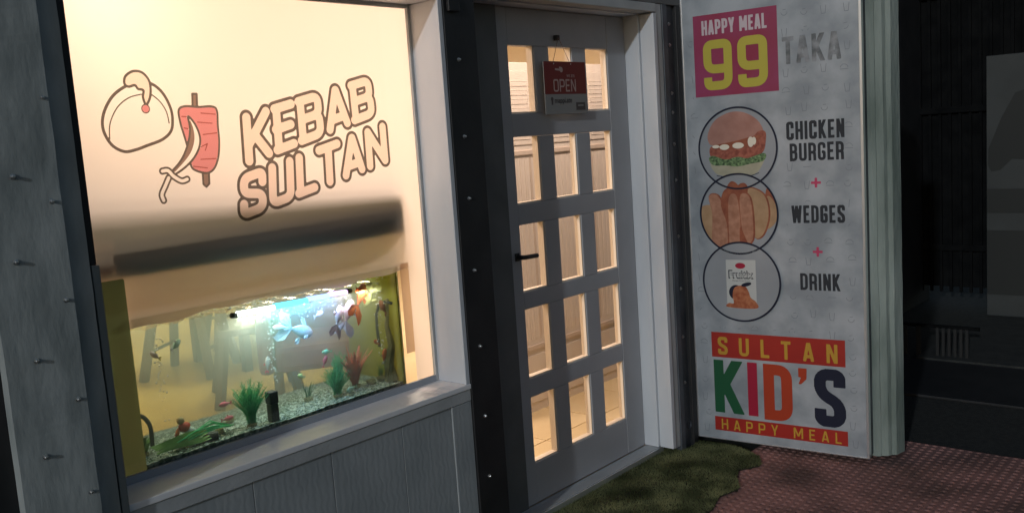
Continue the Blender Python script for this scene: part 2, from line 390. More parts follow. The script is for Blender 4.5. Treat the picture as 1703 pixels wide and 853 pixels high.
# ================================================================== SETTING
def sheet(name, x0, x1, y0, y1, z, m_, kind='structure'):
    me = bpy.data.meshes.new(name); me.from_pydata([(x0, y0, z), (x1, y0, z), (x1, y1, z), (x0, y1, z)], [], [(0, 1, 2, 3)])
    return tag(link(name, me, m_), kind=kind)
sheet('ground', -60, 60, -60, 60, -.045, M['asphalt'])
bm = bmesh.new(); bmx(bm, 6.04, 7.4, -3.2, -.55, -.044, -.02, .004)
tag(done(bm, 'concrete_apron', M['concrete']), kind='structure')  # lighter slab stands for the lit patch of ground
bm = bmesh.new(); bmx(bm, 5.25, 6.03, -3.2, .6, -.0445, -.030, .003)
tag(done(bm, 'drain_strip', M['black']), kind='structure')  # dark slab stands for the shadow band across the ground
box('interior_floor', .3, 8, .012, 6.2, -.06, .0, M['tile'], None, 0)['kind'] = 'structure'
# the visible floor tiles just inside the door
fl = bpy.data.objects['interior_floor']
tile_me = None
for i in range(8):
    for j in range(3):
        x = 2.62 + i * .45; y = .03 + j * .45
        if y + .44 > 1.4: continue
        if tile_me is None:
            bm = bmesh.new(); bmx(bm, 0, .444, 0, .444, .001, .008, .002); tile_me = bpy.data.meshes.new('floor_tile'); bm.to_mesh(tile_me); bm.free(); tile_me.materials.append(M['tile'])
        o = bpy.data.objects.new('floor_tile', tile_me); C.objects.link(o); o.parent = fl; o.location = (x, y, 0)
for nm, a in (('interior_back_wall', (.3, 8, 6.2, 6.3, 0, 2.75)), ('interior_left_wall', (.2, .3, .05, 6.3, 0, 2.75)), ('interior_right_wall', (8, 8.1, .05, 6.3, 0, 2.75)), ('interior_ceiling', (.2, 8.1, .05, 6.3, 2.75, 2.85))):
    box(nm, *a, M['cream'], None, 0)['kind'] = 'structure'

# artificial turf: backing sheet + blades
tp = [(1.9, -.075), (3.80, -.075), (3.80, -.16), (3.955, -.16), (3.97, -.33), (3.90, -.50), (3.80, -.555), (3.70, -.50), (3.60, -.535), (3.50, -.60), (3.38, -.57), (3.25, -.61), (3.05, -.60), (2.8, -.63), (2.4, -.62), (1.9, -.64)]
bm = bmesh.new(); f = bm.faces.new([bm.verts.new((x, y, -.022)) for x, y in tp]); g = bmesh.ops.extrude_face_region(bm, geom=[f])
for v in g['geom']:
    if isinstance(v, bmesh.types.BMVert): v.co.z = -.040
tag(done(bm, 'turf_mat', M['soil']), kind='structure')
bpts = np.array([(random.uniform(2.3, 3.99), random.uniform(-.66, -.07)) for _ in range(75000)])
sdv = sd_poly(bpts[:, 0], bpts[:, 1], tp)
vs = []; fs = []
for (x, y), s in zip(bpts, sdv):
    if s > .004: continue
    a = random.uniform(0, 6.28); n1 = noise.noise(Vector((x * 5, y * 6, 0))); n2 = noise.noise(Vector((x * 5, y * 6, 9)))
    hh = random.uniform(.006, .013); ln = .009
    dx, dy = n1 * ln * 1.6 + random.uniform(-.5, .5) * ln, n2 * ln * 1.6 + random.uniform(-.5, .5) * ln
    wx, wy = math.cos(a) * .0016, math.sin(a) * .0016
    k = len(vs); vs += [(x - wx, y - wy, -.0235), (x + wx, y + wy, -.0235), (x + dx, y + dy, -.0235 + hh)]; fs.append((k, k + 1, k + 2))
me = bpy.data.meshes.new('turf_grass'); me.from_pydata(vs, [], fs)
tag(link('turf_grass', me, M['turf']), 'short worn artificial grass in front of the door', 'artificial grass', kind='stuff')

# dusty red perforated rubber mat
vs = []; fs = []; P = .038
ang = R(0); ca, sa = math.cos(ang), math.sin(ang)
matpoly = [(2.5, -2.4), (4.46, -2.4), (4.46, -.40), (2.5, -.40)]
gi = [(i, j) for i in range(-90, 90) for j in range(-90, 90)]
ctr = np.array([(3.6 + (i * P) * ca - (j * P) * sa, -1.4 + (i * P) * sa + (j * P) * ca) for i, j in gi])
dist = sd_poly(ctr[:, 0], ctr[:, 1], matpoly)
zt = -.030
for (cx_, cy_), s in zip(ctr, dist):
    if s > -.013: continue
    k = len(vs); hP = P / 2
    for sx_, sy_ in ((-1, -1), (0, -1), (1, -1), (1, 0), (1, 1), (0, 1), (-1, 1), (-1, 0)):
        lx, ly = sx_ * hP, sy_ * hP; vs.append((cx_ + lx * ca - ly * sa, cy_ + lx * sa + ly * ca, zt + .0012 * noise.noise(Vector((cx_ * 9, cy_ * 9, 0)))))
    for q in range(8):
        a = R(-135 + 45 * q) + ang; vs.append((cx_ + .0132 * math.cos(a), cy_ + .0132 * math.sin(a), zt))
    for q in range(8):
        a = R(-135 + 45 * q) + ang; vs.append((cx_ + .0105 * math.cos(a), cy_ + .0105 * math.sin(a), zt - .006))
    for q in range(8):
        n_ = (q + 1) % 8
        fs.append((k + q, k + n_, k + 8 + n_, k + 8 + q)); fs.append((k + 8 + q, k + 8 + n_, k + 16 + n_, k + 16 + q))
    fs.append(tuple(range(k + 16, k + 24)))
me = bpy.data.meshes.new('rubber_mat'); me.from_pydata(vs, [], fs)
tag(link('rubber_mat', me, M['mat']), 'dusty red perforated rubber mat lying below the menu board', 'rubber mat')

# ================================================================== SHOP FRONT
shop = thing('shop_front', 'grey metal kebab shop front with lit display window and glazed door', 'shop', (0, 0, 0))
# left column, ribbed sheet with self drilling screws
bm = bmesh.new()
prof = [(.80, -.15), (.80, -.185), (.972, -.190), (.980, -.172), (1.028, -.170), (1.034, -.15)]
bot = [bm.verts.new((x, y, -.04)) for x, y in prof]
def ring_at(z, amp=.0018):
    return [bm.verts.new((x + amp * noise.noise(Vector((x * 40, z * 9, 3))), y + amp * noise.noise(Vector((x * 30, z * 12, 7))), z)) for x, y in prof]
rings = [ring_at(-.04 + k * .02) for k in range(118)]
for b_ in bot: bm.verts.remove(b_)
for a, b in zip(rings[:-1], rings[1:]):
    for k in range(len(prof)): bm.faces.new((a[k], a[(k + 1) % len(prof)], b[(k + 1) % len(prof)], b[k]))
bm.faces.new(rings[-1]); done(bm, 'left_column', M['column'], shop)
box('column_trim', 1.0345, 1.0535, -.152, 0, 1.302, 2.33, M['black'], shop, .001)
box('column_return', 1.0345, 1.0535, -.166, 0, -.04, 1.3015, M['column2'], shop, .001)
screws = [(.957, 1.712, -.171), (.950, 1.470, -.171), (.953, 1.233, -.187), (.951, .989, -.187), (.953, .754, -.187), (.870, 1.534, -.187), (.868, 1.103, -.187), (.859, .872, -.187), (.852, 1.339, -.187)]
bm = bmesh.new(); lathe_y(bm, [(.0070, 0), (.0070, -.0015), (.0042, -.002), (.0046, -.008), (.0038, -.0095), (.001, -.010)], 8)
scr = bpy.data.meshes.new('screw'); bm.to_mesh(scr); bm.free(); scr.materials.append(M['steel'])
for x, z, y in screws:
    y2 = -.188 if x < .972 else -.1715
    link('screw', scr, None, shop, (x, y2, z))
box('side_wall', -6, 1.033, -.1485, .199, -.04, 3.2, M['black'], shop, .002)
# dents and rust nicks around the upper screws on the column
# wall under the window
xs_ = [1.0535, 1.43, 1.716, 2.015, 2.252, 2.352]
zig = mat('zigzag_cladding', (.30, .33, .345), .6, col2=(.36, .39, .405), scale=6)
n = zig.node_tree; p = n.nodes['Principled BSDF']
tc = n.nodes.new('ShaderNodeTexCoord'); wv = n.nodes.new('ShaderNodeTexWave'); wv.wave_type = 'BANDS'; wv.bands_direction = 'X'; wv.inputs['Scale'].default_value = 13; wv.inputs['Distortion'].default_value = 4.5; wv.inputs['Detail'].default_value = 1; wv.inputs['Detail Scale'].default_value = 2.2
b_ = n.nodes.new('ShaderNodeBump'); b_.inputs['Strength'].default_value = .13; b_.inputs['Distance'].default_value = .0025
n.links.new(tc.outputs['Object'], wv.inputs[0]); n.links.new(wv.outputs['Fac'], b_.inputs['Height']); n.links.new(b_.outputs[0], p.inputs['Normal'])
for k in range(5):
    o = box('wall_panel', xs_[k] + .001, xs_[k + 1] - .001, -.142 if k < 4 else -.148, -.02, -.03, .609, zig, shop, .0015)
# window
win = thing('window', None, None); win.parent = shop
box('sill', 1.0535, 2.3515, -.155, -.0005, .655, .674, M['sill'], win, .0025)
box('sill_front', 1.0535, 2.3515, -.150, -.0005, .611, .654, M['sillfront'], win, .002)
box('side_jamb', 2.331, 2.3515, -.151, .02, .6745, 2.031, M['white'], win, .002)
box('bead', 2.318, 2.330, -.012, -.001, .6745, 2.031, M['sillfront'], win, .001)
box('bead', 1.0535, 2.318, -.012, -.001, .6745, .6975, M['silicone'], win, .001)
box('head_jamb', 1.0535, 2.3515, -.151, .02, 2.032, 2.06, M['white'], win, .002)
box('bead', 1.0535, 2.317, -.012, -.001, 2.018, 2.031, M['sillfront'], win, .001)
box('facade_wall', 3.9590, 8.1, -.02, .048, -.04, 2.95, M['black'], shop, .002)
box('lintel_panel', 1.0335, 3.9585, -.149, -.001, 2.105, 2.95, M['darkframe'], shop, .002)
box('lintel_trim', 1.0535, 2.3515, -.147, -.001, 2.0605, 2.104, M['white'], shop, .002)
rect('glass_pane', 1.0535, 2.330, .675, 2.03, 0.0, M['glass'], win)
# frosted film: upper field, right strip, green left strip (behind the glass)
def film_field(X, Z):
    top = 1.098 + .006 * np.sin(X * 9) + .004 * np.sin(X * 31 + 1)
    up_ = np.maximum(top - Z, Z - 2.029)
    rt = np.maximum(2.245 - X, -(Z - .688))
    return np.maximum(np.minimum(up_, rt), np.maximum(1.0545 - X, X - 2.329))
field_mesh('frosted_film', film_field, (1.05, 2.335, .68, 2.035), .01, .012, M['film'], win)
field_mesh('side_film', lambda X, Z: np.maximum(np.maximum(1.0545 - X, X - (1.1975 + .0 * Z)), np.maximum(.686 - Z, Z - 1.236)), (1.05, 1.21, .68, 1.24), .004, .0105, M['filmgreen'], win)  # green glow of the tank behind is put into the film's colour
rect('tan_tape', 2.2065, 2.247, .80, 1.128, .0135, M['filmtan'], win)  # strip puts a tan shade on the film into its colour
# ---- lettering on the film
def quadmap(q):
    (ax, az), (bx, bz), (cx_, cz_), (dx, dz) = q      # bl, br, tr, tl
    return lambda s, t: ((1 - s) * (1 - t) * ax + s * (1 - t) * bx + s * t * cx_ + (1 - s) * t * dx, (1 - s) * (1 - t) * az + s * (1 - t) * bz + s * t * cz_ + (1 - s) * t * dz)
def fat_letters(text, q, y):
    mp = quadmap(q); w0 = .62; gap = .19; cur = 0; pl = []
    for ch in text:
        ww = w0 * {'L': .78, 'E': .8, 'N': 1.02, 'T': .95}.get(ch, 1); pl.append((ch, cur, ww)); cur += ww + gap
    tot = cur - gap; segs = []
    for ch, c0, ww in pl:
        for poly in glyph(ch, ww, .10):
            pp = [((c0 + x) / tot, min(max(z, .05), .95)) for x, z in poly]
            segs.append([mp(*p_) for p_ in pp])
    return segs
L1 = fat_letters('KEBAB', [(1.622, 1.520), (2.140, 1.655), (2.135, 1.778), (1.628, 1.665)], 0)
L2 = fat_letters('SULTAN', [(1.585, 1.362), (2.182, 1.492), (2.182, 1.620), (1.598, 1.482)], 0)
def lfield(X, Z):
    d_ = np.full(X.shape, 1e9)
    for s in L1 + L2: d_ = np.minimum(d_, sd_line(X, Z, s))
    return d_
RI, RO = .0142, .0238
bbL = (1.52, 2.26, 1.30, 1.86)
field_mesh('lettering_outline', lambda X, Z: np.maximum(lfield(X, Z) - RO, RI - lfield(X, Z)), bbL, .003, .0075, M['ink_line'], win)
field_mesh('lettering', lambda X, Z: lfield(X, Z) - RI + .0002, bbL, .003, .0076, M['ink_fill'], win)
# ---- emblem objects printed beside the name: turban with plume and jewel, kebab spit, curved sabre
def E_(x, y): return (1.190294 + 6.004e-4 * x - 7.48e-5 * y + 1.344e-7 * x * y * 0 + 1.344e-7 * x * x - 9.7e-9 * x * y, 1.8221638 + 1.7e-5 * x - 5.891e-4 * y - 7.4e-9 * x * x - 1.242e-7 * x * y)
def EP(l): return [E_(*p_) for p_ in l]
turban = EP(smooth_pts([(130, 405), (75, 375), (38, 310), (38, 240), (75, 165), (130, 120), (190, 98), (250, 105), (300, 145), (335, 210), (345, 265), (338, 315), (300, 352), (235, 378), (180, 398)]))
plume = EP(smooth_pts([(228, 198), (214, 165), (216, 135), (192, 128), (178, 112), (150, 118), (132, 105), (136, 72), (170, 50), (210, 56), (240, 90), (248, 130), (244, 170)]))
fold1 = EP(smooth_pts([(66, 350), (68, 280), (100, 210), (150, 168), (205, 152)], False)); fold2 = EP(smooth_pts([(255, 155), (290, 185), (318, 230), (330, 280)], False))
meat = EP(smooth_pts([(372, 222), (400, 205), (460, 208), (520, 206), (542, 225), (546, 290), (552, 360), (548, 430), (530, 480), (500, 500), (455, 492), (428, 470), (415, 400), (395, 330), (380, 280)]))
rod = EP([(478, 490), (506, 490), (508, 548), (495, 562), (482, 550)]); rodt = EP([(432, 150), (452, 150), (454, 210), (434, 210)])
blade = EP(smooth_pts([(414, 250), (445, 285), (466, 340), (462, 390), (435, 440), (395, 480), (352, 508), (340, 498), (375, 455), (400, 410), (418, 350), (422, 300)]))
blade_in = EP(smooth_pts([(416, 256), (436, 300), (442, 350), (430, 400), (405, 440), (370, 480), (350, 500), (344, 496), (375, 455), (402, 410), (419, 350), (422, 300)]))
guard = EP(smooth_pts([(300, 492), (325, 490), (350, 515), (385, 535), (410, 528)], False)); grip = EP(smooth_pts([(328, 522), (312, 560), (298, 596), (306, 622)], False))
cuts = [EP(l) for l in ([(385, 250), (420, 252)], [(470, 235), (535, 240)], [(480, 330), (545, 322)], [(430, 470), (500, 478)], [(395, 300), (415, 305)], [(470, 440), (540, 436)], [(455, 275), (520, 280)], [(470, 385), (500, 370)], [(500, 370), (490, 400)])]
jw = E_(226, 216)
def shapes(X, Z):
    return dict(tu=sd_poly(X, Z, turban), pl=sd_poly(X, Z, plume), me=sd_poly(X, Z, meat), bl=sd_poly(X, Z, blade), bi=sd_poly(X, Z, blade_in), ro=np.minimum(sd_poly(X, Z, rod), sd_poly(X, Z, rodt)),
                je=np.hypot(X - jw[0], Z - jw[1]) - .0115, gu=np.minimum(sd_line(X, Z, guard) - .0075, sd_line(X, Z, grip) - .0075))
def compose(X, Z):
    s = shapes(X, Z); L = np.full(X.shape, 1e9); o = .0032
    def add(L, ring, cover): return np.minimum(np.maximum(L, -cover), ring)
    L = add(L, np.abs(s['ro']) - o, s['ro']); L = add(L, np.abs(s['tu']) - .0042, s['tu'])
    L = np.minimum(L, np.minimum(sd_line(X, Z, fold1), sd_line(X, Z, fold2)) - .0018)
    L = add(L, np.abs(s['me']) - o, s['me'])
    L = add(L, np.abs(s['pl']) - .0035, s['pl']); L = add(L, np.abs(s['je']) - .0015, s['je'])
    L = add(L, np.abs(s['bl']) - o, s['bl']); L = add(L, np.abs(s['gu']) - .0028, s['gu'])
    c = np.full(X.shape, 1e9)
    for k in cuts: c = np.minimum(c, sd_line(X, Z, k) - .0016)
    c = np.maximum(c, np.maximum(s['me'], -s['bl'] + .002))
    return s, L, c
BBE = (1.15, 1.60, 1.42, 1.85)
S25 = .0022
def layer(fn, nm, key):
    def g_(X, Z):
        s, L, c = compose(X, Z); return fn(s, L, c)
    return tag(field_mesh(nm, g_, BBE, S25, .0077, M[key], win), kind='stuff' if 'cut' in nm else None)
layer(lambda s, L, c: L, 'emblem_outline', 'ink_line')
layer(lambda s, L, c: np.maximum(s['pl'], -L), 'emblem_plume', 'ink_fill')
layer(lambda s, L, c: np.maximum(s['je'], -L), 'emblem_jewel', 'ink_red')
layer(lambda s, L, c: np.maximum(np.maximum(s['me'], -L), np.maximum(-s['bl'], -c)), 'emblem_meat', 'ink_red')
layer(lambda s, L, c: np.maximum(c, -L), 'emblem_cut', 'ink_redl')
layer(lambda s, L, c: np.maximum(np.minimum(s['bi'], s['ro']), np.maximum(-L, np.maximum(-s['gu'], np.where(s['ro'] < 0, -s['me'], -1)))), 'emblem_blade', 'ink_grey')

# black post between window and door
box('dark_post', 2.353, 2.510, -.156, 0, -.04, 2.104, M['black'], shop, .002)
for z in (1.828, 1.56, 1.34, 1.08, .80, .538, .307): link('screw', scr, None, shop, (2.41, -.156, z))
box('door_jamb', 2.511, 2.796, -.006, .05, -.04, 2.104, M['darkframe'], shop, .002)
# door with fifteen panes
door = thing('door', None, None); door.parent = shop
X0, X1 = 2.800, 3.697; cols = [(2.862, 3.026), (3.124, 3.286), (3.386, 3.553)]
rows = [(.183, .466), (.547, .838), (.911, 1.188), (1.274, 1.545), (1.640, 1.910)]
D0, D1 = .0, .042
def dbox(nm, x0, x1, z0, z1, dy=0): return box(nm, x0, x1, D0 + dy, D1 - dy, z0, z1, M['door'], door, .003)
dbox('stile', X0, cols[0][0], .010, 2.058); dbox('stile', cols[2][1], X1, .010, 2.058)
zz = [.010] + [v for r0 in rows for v in r0] + [2.058]
for k in range(0, len(zz), 2):
    dbox('rail', cols[0][0] + .0005, cols[2][1] - .0005, zz[k], zz[k + 1], .0008)
for (r0, r1) in rows:
    for c in range(2): dbox('glazing_bar', cols[c][1], cols[c + 1][0], r0 + .0003, r1 - .0003, .0004)
bm = bmesh.new(); bmx(bm, 0, .1, .017, .021, 0, .1)
for (r0, r1) in rows:
    for (c0, c1) in cols:
        rect('pane', c0, c1, r0, r1, .020, M['glass'], door)
        bm2 = bmesh.new()      # lit pane reveals, painted pale at right and bottom
        bmx(bm2, c1 - .0065, c1 - .0003, .006, .036, r0 + .0003, r1 - .0003); bmx(bm2, c0 + .0003, c1 - .007, .006, .036, r0 + .0003, r0 + .0055)
        done(bm2, 'glazing_bead', M['cream'], door)
bm.free()
hb = bmesh.new(); bmx(hb, 2.818, 2.846, -.006, -.0003, 1.045, 1.079, .003); tube(hb, [(2.832, -.004, 1.062), (2.832, -.036, 1.062), (2.843, -.042, 1.062), (2.912, -.042, 1.060)], .0095, 8)
done(hb, 'handle', M['black'], door)
# right reveal of the door, stepped frame, head
box('door_frame_jamb', 3.7005, 3.73, -.076, .05, .010, 2.0605, M['white'], shop, .003)
box('door_frame_casing', 3.714, 3.742, -.151, -.0765, .008, 2.0605, M['white'], shop, .003)
box('door_frame_trim', 3.7425, 3.792, -.146, -.02, .0, 2.104, M['sillfront'], shop, .004)
box('door_head', 2.511, 3.742, -.076, .05, 2.061, 2.1045, M['white'], shop, .003)
box('door_head_trim', 2.511, 3.742, -.150, -.0765, 2.066, 2.1040, M['sillfront'], shop, .003)
# threshold
box('threshold', 2.511, 3.7415, -.072, .0, -.04, .008, M['sillfront'], shop, .002)
box('threshold_nosing', 2.511, 3.7415, -.0795, -.0725, -.04, .004, M['alu'], shop, .001)
# dark hinge channel with bolts
box('hinge_channel', 3.7925, 3.832, -.152, 0, -.04, 2.1035, M['channel'], shop, .003)
box('hinge_channel_web', 3.8325, 3.915, -.132, 0, -.04, 2.1035, M['channel'], shop, .002)
box('hinge_channel_flange', 3.9155, 3.958, -.150, 0, -.04, 2.1035, M['black'], shop, .003)
bm = bmesh.new(); lathe_y(bm, [(.0085, 0), (.0085, -.003), (.005, -.004), (.004, -.008), (.001, -.009)], 8)
blt = bpy.data.meshes.new('bolt'); bm.to_mesh(blt); bm.free(); blt.materials.append(M['steel'])
for z in (2.02, 1.923, 1.70, 1.61, 1.461, 1.29, 1.02, .765, .526, .297): link('bolt', blt, None, shop, (3.875, -.1325, z))
tb = bmesh.new(); tube(tb, [(3.90 + .018 * math.cos(a), -.134, .075 + .018 * math.sin(a)) for a in [k * .5236 for k in range(13)]], .003, 6)
done(tb, 'ring_pull', M['channel'], shop)
# upper door bolt at the post head
box('latch_block', 2.365, 2.42, -.172, -.157, 1.99, 2.04, M['black'], shop, .004)

# ================================================================== hanging OPEN sign
sg = thing('open_sign', 'dark red and grey hanging sign reading OPEN on the glazed door', 'sign', (0, 0, 0))
box('card', 3.052, 3.343, -.024, -.020, 1.628, 1.848, M['signwhite'], sg, .001)
rect('red_field', 3.053, 3.342, 1.712, 1.847, -.0245, M['signred'], sg)
word('lettering', 'OPEN', 3.112, 3.268, 1.722, 1.774, M['signtext'], sg, -.0249, t=.13, w=.5, gap=.10, step=.0015)
field_mesh('pointing_hand', lambda X, Z: np.minimum(sd_box(X, Z, (3.128, 1.8155), (3.160, 1.813), .004), np.minimum(np.hypot(X - 3.171, Z - 1.813) - .0105, sd_seg(X, Z, (3.160, 1.822), (3.175, 1.820)) - .004)), (3.11, 3.20, 1.79, 1.84), .0015, -.0249, M['signtext'], sg)
fonttext('small_lettering', 'we are', 3.205, 3.262, 1.782, 1.794, M['signtext'], sg, -.0249)
field_mesh('logo_mark', lambda X, Z: np.minimum(sd_box(X, Z, (3.097, 1.668), (3.097, 1.698), .0055), np.hypot(X - 3.097, Z - 1.692) - .0085), (3.08, 3.12, 1.66, 1.71), .0015, -.0249, M['signdark'], sg)
fonttext('small_lettering', 'mappi.ate', 3.115, 3.235, 1.668, 1.697, M['signdark'], sg, -.0249, .02)
rect('dark_label', 3.262, 3.328, 1.643, 1.676, -.0249, M['signdark'], sg)
rect('label_line', 3.275, 3.315, 1.660, 1.666, -.0252, M['signwhite'], sg)
tb = bmesh.new(); tube(tb, [(3.120, -.022, 1.842), (3.168, -.020, 1.945)], .0012, 5); tube(tb, [(3.172, -.020, 1.945), (3.240, -.022, 1.838)], .0012, 5); done(tb, 'cord', M['cord'], sg)
box('hook', 3.160, 3.182, -.020, -.0005, 1.936, 1.958, M['black'], sg, .003)
for x in (3.121, 3.239):
    b2 = bmesh.new(); lathe_y(b2, [(.003, 0), (.003, -.001)], 8, x, 1.838, -.0245); done(b2, 'eyelet', M['steel'], sg)

# ================================================================== MENU BOARD (opened shutter leaf)
mb = thing('menu_board', 'silver grey menu board on a hinged panel listing burger, wedges and drink', 'menu board', (3.965, -.150, 0), -R(84))
box('panel', 0, .818, 0, .026, .002, 2.42, M['board'], mb, .001)
box('edge_trim', -.006, .004, -.004, .03, .001, 2.43, M['alu'], mb, .001)
box('edge_trim', .811, .822, -.004, .03, .001, 2.43, M['alu'], mb, .001)
box('edge_trim', .0045, .8105, -.003, .029, .000, .006, M['alu'], mb, .001)
Y1, Y2, Y3, Y4, Y5, Y6, Y7, Y8 = [-.0006 * k for k in range(1, 9)]
rect('price_square', .058, .459, 1.672, 2.048, Y1, M['p_mag'], mb)
word('lettering', 'HAPPY MEAL', .100, .412, 1.955, 2.022, M['p_pale'], mb, Y2, t=.17, w=.40, gap=.07)
word('numerals', '99', .103, .411, 1.700, 1.930, M['p_yel'], mb, Y2, t=.175, w=.42, gap=.08)
word('lettering', 'TAKA', .478, .735, 1.785, 1.905, M['p_fade'], mb, Y1, t=.165)  # grey carries the board's highlight washing these letters out
for t_, a in (('CHICKEN', (.486, .742, 1.448, 1.530)), ('BURGER', (.499, .738, 1.352, 1.432)), ('WEDGES', (.499, .737, 1.072, 1.152)), ('DRINK', (.530, .710, .764, .842))):
    word('lettering', t_, *a, M['p_dark'], mb, Y1, t=.158, w=.41, gap=.085)
for cz in (1.253, .941):
    field_mesh('plus_sign', lambda X, Z, cz=cz: np.minimum(np.maximum(abs(X - .613) - .022, abs(Z - cz) - .0055), np.maximum(abs(X - .613) - .0055, abs(Z - cz) - .022)), (.58, .65, cz - .04, cz + .04), .0025, Y1, M['p_pink'], mb)
# picture discs
CR = .193
c1, c2, c3 = (.253, 1.424), (.248, 1.116), (.250, .793)
def dsc(c, y0): 
    o = disc('picture_disc', c, CR - .001, y0, M['p_disc'], mb); disc('picture_ring', c, CR, y0 - .0012 - .0004 * 4, M['p_navy'], mb, .0085); return o
def clipc(f_, c): return lambda X, Z: np.maximum(f_(X, Z), np.hypot(X - c[0], Z - c[1]) - (CR - .006))
def sq(c): return (c[0] - CR, c[0] + CR, c[1] - CR, c[1] + CR)
def ps(pts, k=4): return smooth_pts(pts, True, k)
dsc(c1, Y1)
def B1(x, z): return (c1[0] + x, c1[1] + z)     # burger, metres about the disc centre
bunt = ps([B1(-.140, .035), B1(-.142, .075), B1(-.105, .135), B1(-.03, .168), B1(.04, .162), B1(.10, .125), B1(.128, .075), B1(.118, .045), B1(.02, .028), B1(-.06, .022), B1(-.12, .018)])
bunb = ps([B1(-.128, -.055), B1(-.118, -.105), B1(-.08, -.125), B1(0, -.132), B1(.08, -.122), B1(.115, -.085), B1(.122, -.045), B1(0, -.05)])
pat = ps([B1(-.132, .01), B1(-.134, -.03), B1(-.10, -.058), B1(.0, -.055), B1(.08, -.045), B1(.125, -.02), B1(.138, .03), B1(.136, .07), B1(.10, .07), B1(.06, .03), B1(0, .015), B1(-.09, .015)])
let = ps([B1(-.142, -.045), B1(-.12, -.075), B1(-.06, -.078), B1(0, -.085), B1(.06, -.075), B1(.12, -.065), B1(.138, -.04), B1(.12, -.028), B1(.05, -.048), B1(0, -.040), B1(-.06, -.050), B1(-.12, -.03)])
gap_ = ps([B1(-.12, .018), B1(-.05, -.002), B1(.03, .0), B1(.09, .02), B1(.12, .055), B1(.07, .05), B1(0, .035), B1(-.07, .025)])
for nm, pl_, mm, yy in (('picture_lower_bun', bunb, 'p_bunl', Y2), ('picture_patty', pat, 'p_patty', Y3 + .0002), ('picture_lettuce', let, 'p_let', Y3 - .0001), ('picture_sauce', gap_, 'p_w3', Y3 - .0001), ('picture_bun', bunt, 'p_bun', Y3 + .0004)):
    field_mesh(nm, clipc(lambda X, Z, pl_=pl_: sd_poly(X, Z, pl_), c1), sq(c1), .003, yy, M[mm], mb)
field_mesh('picture_cheese', lambda X, Z: np.minimum.reduce([np.hypot((X - B1(x, z)[0]) / a, (Z - B1(x, z)[1]) / b) - 1 for x, z, a, b in ((-.105, .012, .018, .008), (-.062, .008, .024, .013), (.005, .012, .028, .014), (.066, .026, .014, .024), (.082, .03, .010, .018))]) * .01, sq(c1), .003, Y4 + .0003, M['p_cheese'], mb)
field_mesh('picture_line', clipc(lambda X, Z: sd_line(X, Z, smooth_pts([B1(-.105, -.125), B1(-.03, -.136), B1(.05, -.132), B1(.10, -.118)], False)) - .0016, c1), sq(c1), .0025, Y3, M['p_navy'], mb)
Yb = Y4
dsc(c2, Yb)
def B2(x, z): return (c2[0] + x, c2[1] + z)
wed = [([(-.19, .03), (-.13, .045), (-.11, .02), (-.125, -.10), (-.15, -.12), (-.19, -.06)], 'p_w2'),
       ([(.145, .13), (.175, .12), (.20, .05), (.19, -.02), (.15, -.02), (.13, .06)], 'p_w3'),
       ([(.14, .08), (.17, .06), (.19, .0), (.17, -.05), (.13, -.07), (.12, .0)], 'p_w2'),
       ([(-.055, .12), (-.03, .155), (.0, .14), (.02, .10), (.0, .04), (-.05, .05)], 'p_w3'),
       ([(.0, .13), (.035, .145), (.055, .11), (.04, .06), (.0, .06)], 'p_w3'),
       ([(.05, .115), (.10, .108), (.135, .07), (.145, -.01), (.12, -.09), (.085, -.115), (.065, -.08), (.06, .02)], 'p_w2'),
       ([(-.145, .085), (-.105, .092), (-.08, .05), (-.06, -.04), (-.06, -.145), (-.10, -.16), (-.135, -.13), (-.13, 0)], 'p_w1'),
       ([(-.075, .10), (-.05, .12), (-.03, .08), (-.035, -.03), (-.05, -.13), (-.06, -.04), (-.085, .04)], 'p_w3'),
       ([(-.045, .075), (-.015, .095), (.0, .06), (.008, -.04), (.0, -.15), (-.045, -.165), (-.05, -.05)], 'p_w1'),
       ([(.01, .08), (.04, .095), (.062, .06), (.07, -.04), (.065, -.12), (.03, -.14), (.012, -.04)], 'p_w1'),
       ([(.006, -.06), (.03, -.11), (.04, -.14), (.02, -.152), (.004, -.14)], 'p_w3')]
for k, (pl_, mm) in enumerate(wed):
    pp = ps([B2(*q) for q in pl_])
    if mm == 'p_w1' or (mm == 'p_w2' and k > 3): field_mesh('picture_wedge_shade', clipc(lambda X, Z, pp=pp: sd_poly(X - .004, Z, pp) - .0045, c2), sq(c2), .003, Yb - .0002 - .00012 * k + .00006, M['p_w3'], mb)
    field_mesh('picture_wedge', clipc(lambda X, Z, pp=pp: sd_poly(X, Z, pp), c2), sq(c2), .003, Yb - .0002 - .00012 * k, M[mm], mb)
Yc = Yb - .0028
dsc(c3, Yc)
def B3(x, z): return (c3[0] + x, c3[1] + z)
rect('picture_carton', *[c3[0] - .073, c3[0] + .073, c3[1] - .128, c3[1] + .105], Yc - .0003, M['p_pack'], mb)
field_mesh('picture_badge', lambda X, Z: (np.hypot((X - B3(-.002, .077)[0]) / .025, (Z - B3(0, .077)[1]) / .014) - 1) * .01, (c3[0] - .05, c3[0] + .05, c3[1] + .05, c3[1] + .1), .002, Yc - .0006, M['p_crim'], mb)
fonttext('lettering_outline', 'Fruitix', c3[0] - .062, c3[0] + .062, c3[1] + .014, c3[1] + .056, M['p_navy'], mb, Yc - .0006, .045)
fonttext('lettering', 'Fruitix', c3[0] - .057, c3[0] + .057, c3[1] + .019, c3[1] + .051, M['p_pack'], mb, Yc - .0009, .012)
fonttext('small_lettering', 'Mango Fruit Drink', c3[0] - .043, c3[0] + .045, c3[1] + .0005, c3[1] + .008, M['p_dark'], mb, Yc - .0006)
